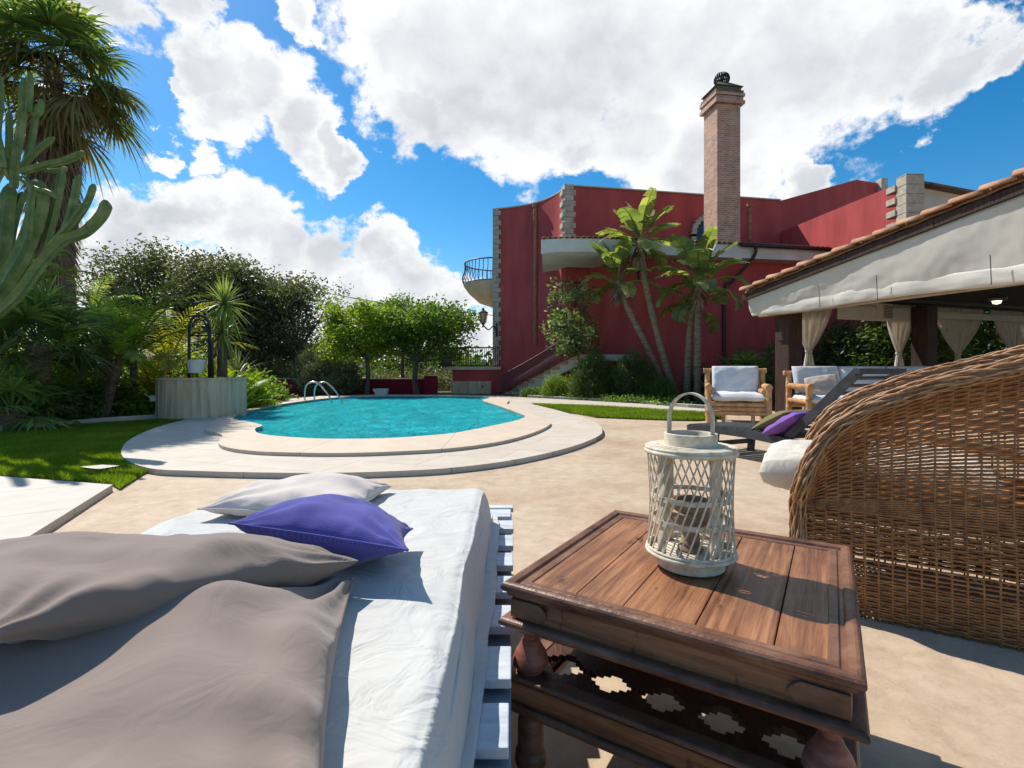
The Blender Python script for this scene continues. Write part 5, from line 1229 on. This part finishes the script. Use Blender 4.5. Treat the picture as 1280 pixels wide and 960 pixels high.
def featherpalm(label, base, h, nf, Ln, seed, mat, ll=.35, lw=.03, trunk=.1, name='feather_palm', el0=80, el1=0, droop=1.1, nl=26, lean=(0,0), bark=None, vee=.25, cat='palm', pet=.2):
    random.seed(seed); base = Vector(base); t = T(name, label, cat, base); tp = base+Vector((lean[0],lean[1],h))
    g = MB(); g.tube(spline([base, base.lerp(tp,.55)+Vector((0,0,0)), tp], 8), [trunk*(1.1-.3*i/16+.06*(i%2)) for i in range(17)], 9); g.build('trunk', bark or m_palmbark, t)
    g, gs = MB(), MB()
    for k in range(nf):
        f = k/max(1,nf-1); frond(g, tp, k*2.399+U(-.25,.25), R(el0-(el0-el1)*f), Ln*U(.8,1.1), nl, ll, lw, droop*U(.8,1.2), vee=vee, gr_=gs, pet=pet)
    g.build('fronds', mat, t); gs.build('stalks', mat, t); return t
# right behind the villa bed: small palms
fanpalm('bushy fan palm against the red wall left of the near pergola post', gr(930,14.2), .75, 26, .62, .55, 3, f_fan, -15, .2)
fanpalm('low fan palm under the red wall behind the bamboo armchair', gr(905,13.6), .35, 18, .5, .45, 4, f_fan, -10, .15)
featherpalm('arching dark feather palm seen through the pergola beside the first curtain', gr(1075,16.5), .9, 18, 1.9, 6, f_fan, .45, .035, .18, droop=1.3)
featherpalm('dark feather palm between the armchair and the pergola post', gr(955,15.0), 1.0, 16, 1.3, 16, f_fan, .35, .03, .12, droop=1.2)
for i, (x, d, rx, rz) in enumerate([(1112,14.2,1.1,1.9),(1215,17.0,1.3,2.2),(1290,16,1.2,2.6),(1055,16.6,1.1,1.7),(905,15.5,1.0,.5),(1165,16,.8,1.9)]):
    shrub('hedge_shrub', ['dense dark shrub behind the air conditioner end of the pergola','dense dark shrub behind the wide curtain','dark shrub at the right edge beyond the pergola','dark shrub behind the leftmost curtain','low dark shrub at the foot of the red wall','dark shrub behind the dark back post'][i], gr(x,d), (rx,.8,rz), 90, .14, .06, [f_deep,f_mid,f_deep,f_fan,f_deep,f_fan][i], 80+i, per=90, clump=.22)
# small red annexe behind the pergola
ax_ = T('annexe', 'low dark red annexe with a white post seen under the right pergola curtains', 'building', (16,19,0))
g = MB(); g.box((13.2,18.9,0),(24,19.2,2.7)); g.build('wall', m_stucco, ax_); p = at(1211,440,18.7); g = MB(); g.box((p.x-.13,18.6,0),(p.x+.13,18.85,2.6)); g.build('post', m_white, ax_)
# left: yucca tree by the well
def yucca(label, base, h, heads, seed, mat=f_yucca, Ln=.75, n=90):
    random.seed(seed); base = Vector(base); t = T('yucca_tree', label, 'tree', base); g = MB(); g.tube([base, base+Vector((.02,0,h*.5)), base+Vector((0,0,h))], [.13,.11,.10], 9); g.build('trunk', m_bark, t, smooth=True)
    g = MB()
    for c, sc_ in heads:
        for k in range(n):
            f = k/n; az = k*2.399; el = R(88-140*f); d = Vector((math.cos(az)*math.cos(el), math.sin(az)*math.cos(el), math.sin(el))); sv = d.cross(Vector((U(-.2,.2),U(-.2,.2),1))).normalized()
            g.ribbon(Vector(c), d, sv, Ln*sc_*U(.8,1.1), .055*sc_, .12+.35*f, 4, prof=lambda t: (.6+1.2*t if t < .35 else 1.02-(t-.35)*1.55))
    g.build('crown', mat, t)
yucca('spiky yucca tree with two rosettes on a bare trunk behind the stone well', gr(277,11.6), 1.9, [(at(280,380,11.6),1.12),(at(278,415,11.6),.95)], 4)
yucca('small spiky yucca right of the well with long upright leaves', gr(296,13.5), .3, [(at(296,470,13.5),1.0)], 9, f_grey, 1.0, 60)
# washingtonia
fanpalm('tall shaggy fan palm with brown dead skirt at the top left', gr(88,13.0), 8.7, 38, 1.25, 1.3, 12, f_fan, -25, .22, 'tall_fan_palm', 26, .075, .5, 230, lean=(-.45,0))
random.seed(77); t_ = [o for o in C.objects if o.name.startswith('tall_fan_palm')][0]; tp = Vector(t_.location)+Vector((-.45,0,8.7)); g, gs = MB(), MB()
for k in range(30): fan(g, gs, tp+Vector((0,0,-.3)), U(-1.7,1.7)+(math.pi if k % 4 == 0 else 0), R(U(-48,18)), U(.8,1.6), U(.7,1.05), 24, .75, w=.075)
g.build('browning_fronds', f_dry, t_); gs.build('browning_stalks', f_dry, t_)
# other left plants
featherpalm('bright green feather palm behind the cactus at the left edge', gr(10,10.5), 2.3, 22, 2.0, 22, f_lime, .5, .045, .16, el0=75, el1=-25, droop=1.5)
fanpalm('dark green bushy fan palm at the left edge under the cactus', gr(48,8.8), 1.45, 26, .8, .65, 23, f_fan, -25, .17, nseg=28)
fanpalm('low dark fan palm nearest the left kerb', gr(15,8.2),   .35, 14, .6, .5, 24, f_sunfan, -10, .14)
fanpalm('fan palm with shaggy trunk between the left plants and the slim feather palm', gr(133,10.3), 1.6, 16, .55, .5, 25, f_sunfan, -25, .12, w=.04)
featherpalm('slim young feather palm with upright fronds in the left bed', gr(167,10.6), 1.3, 11, 2.1, 26, f_lime, .42, .025, .07, el0=88, el1=30, droop=1.3)
featherpalm('yellowing arching feather palm left of the stone well', gr(210,11.6), 1.1, 12, 1.9, 27, f_yellow, .45, .035, .08, el0=84, el1=20, droop=1.2)
featherpalm('yellow green areca palm clump behind the left side of the well', gr(190,11.0), .45, 14, 1.4, 28, f_yellow, .36, .04, .06, el0=85, el1=20, droop=1.1)
featherpalm('dark young date palm at the foot of the left bed', gr(82,9.6), .6, 12, 1.2, 29, f_sunfan, .3, .022, .14, el0=80, el1=5, droop=1.3)
featherpalm('slim dark trunk palm leaning beside the slim feather palm', gr(128,9.9), 1.25, 9, .9, 30, f_lime, .3, .03, .085, el0=80, el1=-10, droop=1.3, lean=(.35,0))
featherpalm('tall thin feather palm rising over the left bed', gr(118,12.5), 2.4, 9, 1.4, 31, f_sunfan, .4, .025, .07, el0=85, el1=10, droop=1.3)
# big leaved plants
random.seed(5)
def bigleaf(label, base, n, Ln, seed, mat=f_mid, bw=.34):
    random.seed(seed); t = T('broad_leaf_plant', label, 'plant', base); g, gs = MB(), MB()
    for k in range(n): paddle(g, gs, base, k*2.399, R(75-55*k/n), Ln*.5*U(.8,1.2), Ln*U(.7,1), bw, 1.0, 0)
    g.build('leaves', mat, t, smooth=True); gs.build('stalks', mat, t)
bigleaf('broad leaved plant with large pale leaves above the left shrubs', gr(100,9.2,.9), 7, .55, 3, f_white, .3)
bigleaf('low broad leaf plant lying over the left kerb', gr(22,8.3,.05), 7, .35, 4, f_white, .26)
bigleaf('leafy green plant right behind the stone well', gr(300,11.5,.1), 12, .7, 6, f_lime, .36)
bigleaf('leafy bright green plant behind the well under the yucca', gr(270,12.2,.2), 12, .8, 7, f_lime, .36)
for i, (x, d, rx, rz, m_) in enumerate([(-20,11.5,1.3,.8,f_deep),(70,12.0,1.3,.9,f_mid),(150,13.0,1.2,.8,f_mid),(215,12.6,1.1,1.0,f_lime),(120,10.4,.8,.45,f_mid),(180,10.9,.6,.3,f_lime),(40,9.0,1.0,.45,f_deep),(-110,9,1.2,.9,f_deep),(245,13.6,1.0,1.1,f_mid),(310,12.6,.55,.5,f_lime),(328,15,.5,.35,f_mid)]):
    shrub('garden_shrub', ['dense dark shrub behind the leftmost fan palms','dark shrub mass behind the dark fan palm','mid green shrub behind the slim feather palm','yellow green shrub behind the left side of the well','low green shrub at the kerb below the broad leaves','low lime plant at the kerb left of the well','low dark shrub at the left kerb','tall dark shrub beyond the left picture edge','green shrub behind the well arch','bright low shrub right of the well','low shrub by the red garden wall left end'][i], gr(x,d), (rx,.7,rz), 44, .13, .06, m_, 120+i, per=60, clump=.18)
# candelabra cactus
cac = T('candelabra_cactus', 'huge branching candelabra cactus leaning in from the left edge', 'cactus', gr(-90,7.4))
def arm(path, r, d=5.5, dd=0., name='arm', sides=10, rt=.8):
    d *= 1.33; r *= 1.33
    P = spline([at(x,y,d+dd*i/max(1,len(path)-1)) for i,(x,y) in enumerate(path)], 7); n = len(P)
    r *= .8; rs = [r*(1-.0*i/n) for i in range(n)]; rs[-1] = r*.35; rs[-2] = r*.8; rs[0] = r*rt
    g = MB(); g.tube(P, rs, sides, ribs=.62); g.build(name, f_cactus, cac, smooth=False)
arm([(-90,565),(-60,470),(-25,400),(0,365),(25,325),(40,290),(50,255),(45,225)], .115, name='trunk')
arm([(-20,405),(20,370),(50,330),(78,300),(105,290),(126,270),(134,252)], .075, 5.3)
arm([(-60,440),(-30,400),(0,330),(8,280),(14,230)], .10, 5.7)
for pth, r, d in [([(18,235),(20,200),(28,150),(30,98)],.055,5.5),([(33,200),(42,168),(46,130)],.042,5.6),([(36,140),(38,115),(38,90)],.04,5.5),([(25,212),(45,190),(68,172)],.045,5.4),
    ([(25,215),(60,205),(82,200),(105,190)],.05,5.3),([(10,215),(12,175),(12,138)],.045,5.6),([(4,210),(-3,170),(0,130),(0,95)],.05,5.4),([(42,145),(50,140),(52,124)],.036,5.5),([(14,225),(2,190),(-8,150)],.05,5.5),
    ([(78,298),(86,275),(94,245),(99,219)],.05,5.35),([(85,290),(103,265),(112,248),(118,230)],.046,5.4),([(60,312),(85,285),(98,268),(109,254)],.05,5.3),([(110,282),(122,272),(128,262),(133,250)],.05,5.25),
    ([(25,222),(45,235),(62,240),(75,248)],.045,5.4),([(50,330),(62,290),(72,250),(78,212)],.058,5.6),([(35,300),(38,260),(42,230)],.05,5.4),([(48,205),(56,212),(70,214),(84,210)],.042,5.6),([(-10,260),(-6,230),(8,205)],.05,5.5),
    ([(0,445),(10,432),(22,425),(28,412)],.05,6.3),([(-30,320),(-20,270),(-14,235)],.06,5.5),([(20,330),(14,300),(22,262),(30,240)],.06,5.8)]: arm(pth, r, d)

# ------------------------------------------------------------------ stone well with iron arch and bucket
wc = Vector((-6.4,10.45,0)); we = T('stone_well', 'round well clad in streaked travertine slabs with iron arch', 'well', wc)
g = MB(); g.lathe([(.80,0),(.80,.80),(.70,.80),(.70,.15),(.001,.15)], wc, 20); g.build('stone_wall', m_travertine, we)
g = MB(); g.lathe([(.72,.801),(.825,.801),(.825,.835),(.72,.835),(.72,.801)], wc, 40); g.build('rim', m_travertine, we, auto=35)
g = MB()
for k in range(20):
    a = 2*math.pi*k/20; c = wc+Vector((.803*math.cos(a), .803*math.sin(a), 0)); g.tube([c+Vector((0,0,.01)), c+Vector((0,0,.8))], .006, 4)
g.build('joint', m_cream, we)
g = MB(); ay = -.1
for dy in (-.0,):
    g.tube([wc+Vector((-.23,ay,.8)), wc+Vector((-.23,ay,1.86))], .03, 6); g.tube([wc+Vector((.19,ay,.8)), wc+Vector((.19,ay,1.86))], .035, 6)
    g.tube([wc+Vector((-.02+.21*math.cos(math.pi*i/16), ay, 1.86+.26*math.sin(math.pi*i/16))) for i in range(17)], .028, 6)
    g.tube([wc+Vector((-.02+.14*math.cos(math.pi*i/16), ay, 1.86+.17*math.sin(math.pi*i/16))) for i in range(17)], .016, 5)
    for k in range(5): a = math.pi*(k+.5)/5; g.tube([wc+Vector((-.02+.14*math.cos(a),ay,1.86+.17*math.sin(a))), wc+Vector((-.02+.21*math.cos(a),ay,1.86+.26*math.sin(a)))], .012, 4)
    g.tube([wc+Vector((-.23,ay,1.7)), wc+Vector((.19,ay,1.7))], .02, 6)
g.tube([wc+Vector((.27,ay-.02,.8)), wc+Vector((.25,ay-.02,1.5)), wc+Vector((.12,ay-.02,1.95))], .025, 6)
g.build('iron_arch', m_iron, we, smooth=True)
bk_ = wc+Vector((-.02,ay-.1,.93)); bu = T('bucket', 'white painted bucket hanging in the iron arch of the well', 'bucket', bk_)
g = MB(); g.lathe([(.001,0),(.14,0),(.17,.24),(.185,.245),(.185,.27),(.165,.27),(.13,.02),(.001,.02)], bk_, 24); g.build('pail', m_plaster_w, bu, auto=40)
g = MB(); g.tube([bk_+Vector((.175*math.cos(math.pi*i/14),0,.25+.22*math.sin(math.pi*i/14))) for i in range(15)], .007, 5); g.tube([bk_+Vector((0,0,.47)), bk_+Vector((0,.1,.8))], .008, 5); g.build('bail', m_iron, bu)
c = wc+Vector((-.80,-.30,.42)); g = MB(); g.box(c+Vector((-.06,-.05,-.06)), c+Vector((.06,.05,.06))); g.tube([c+Vector((-.06,0,0)), c+Vector((-.25,.05,.1))], .012, 5); tag(g.build('socket_box', m_plaster_w, bevel=.008), 'small pale electrical box on the left side of the stone well', 'socket box')

# far trees beyond the garden closing the horizon: one uncountable mass
P = []; rr = np.random.default_rng(99)
for k in range(1500):
    x = rr.uniform(-60,34); y = rr.uniform(34,46)+abs(x)*.1; P.append(np.array([x,y,rr.uniform(.1,1.9+.9*math.sin(x*.7)+.5*math.sin(x*1.9))])+rr.normal(size=(36,3))*np.array([.8,.5,.5]))
np_mesh('distant_trees', leaves(np.concatenate(P), .42, .26, .2), 4, f_deep, None); tag(bpy.data.objects['distant_trees'], 'distant belt of dark green trees beyond the garden wall', 'trees', kind='stuff')
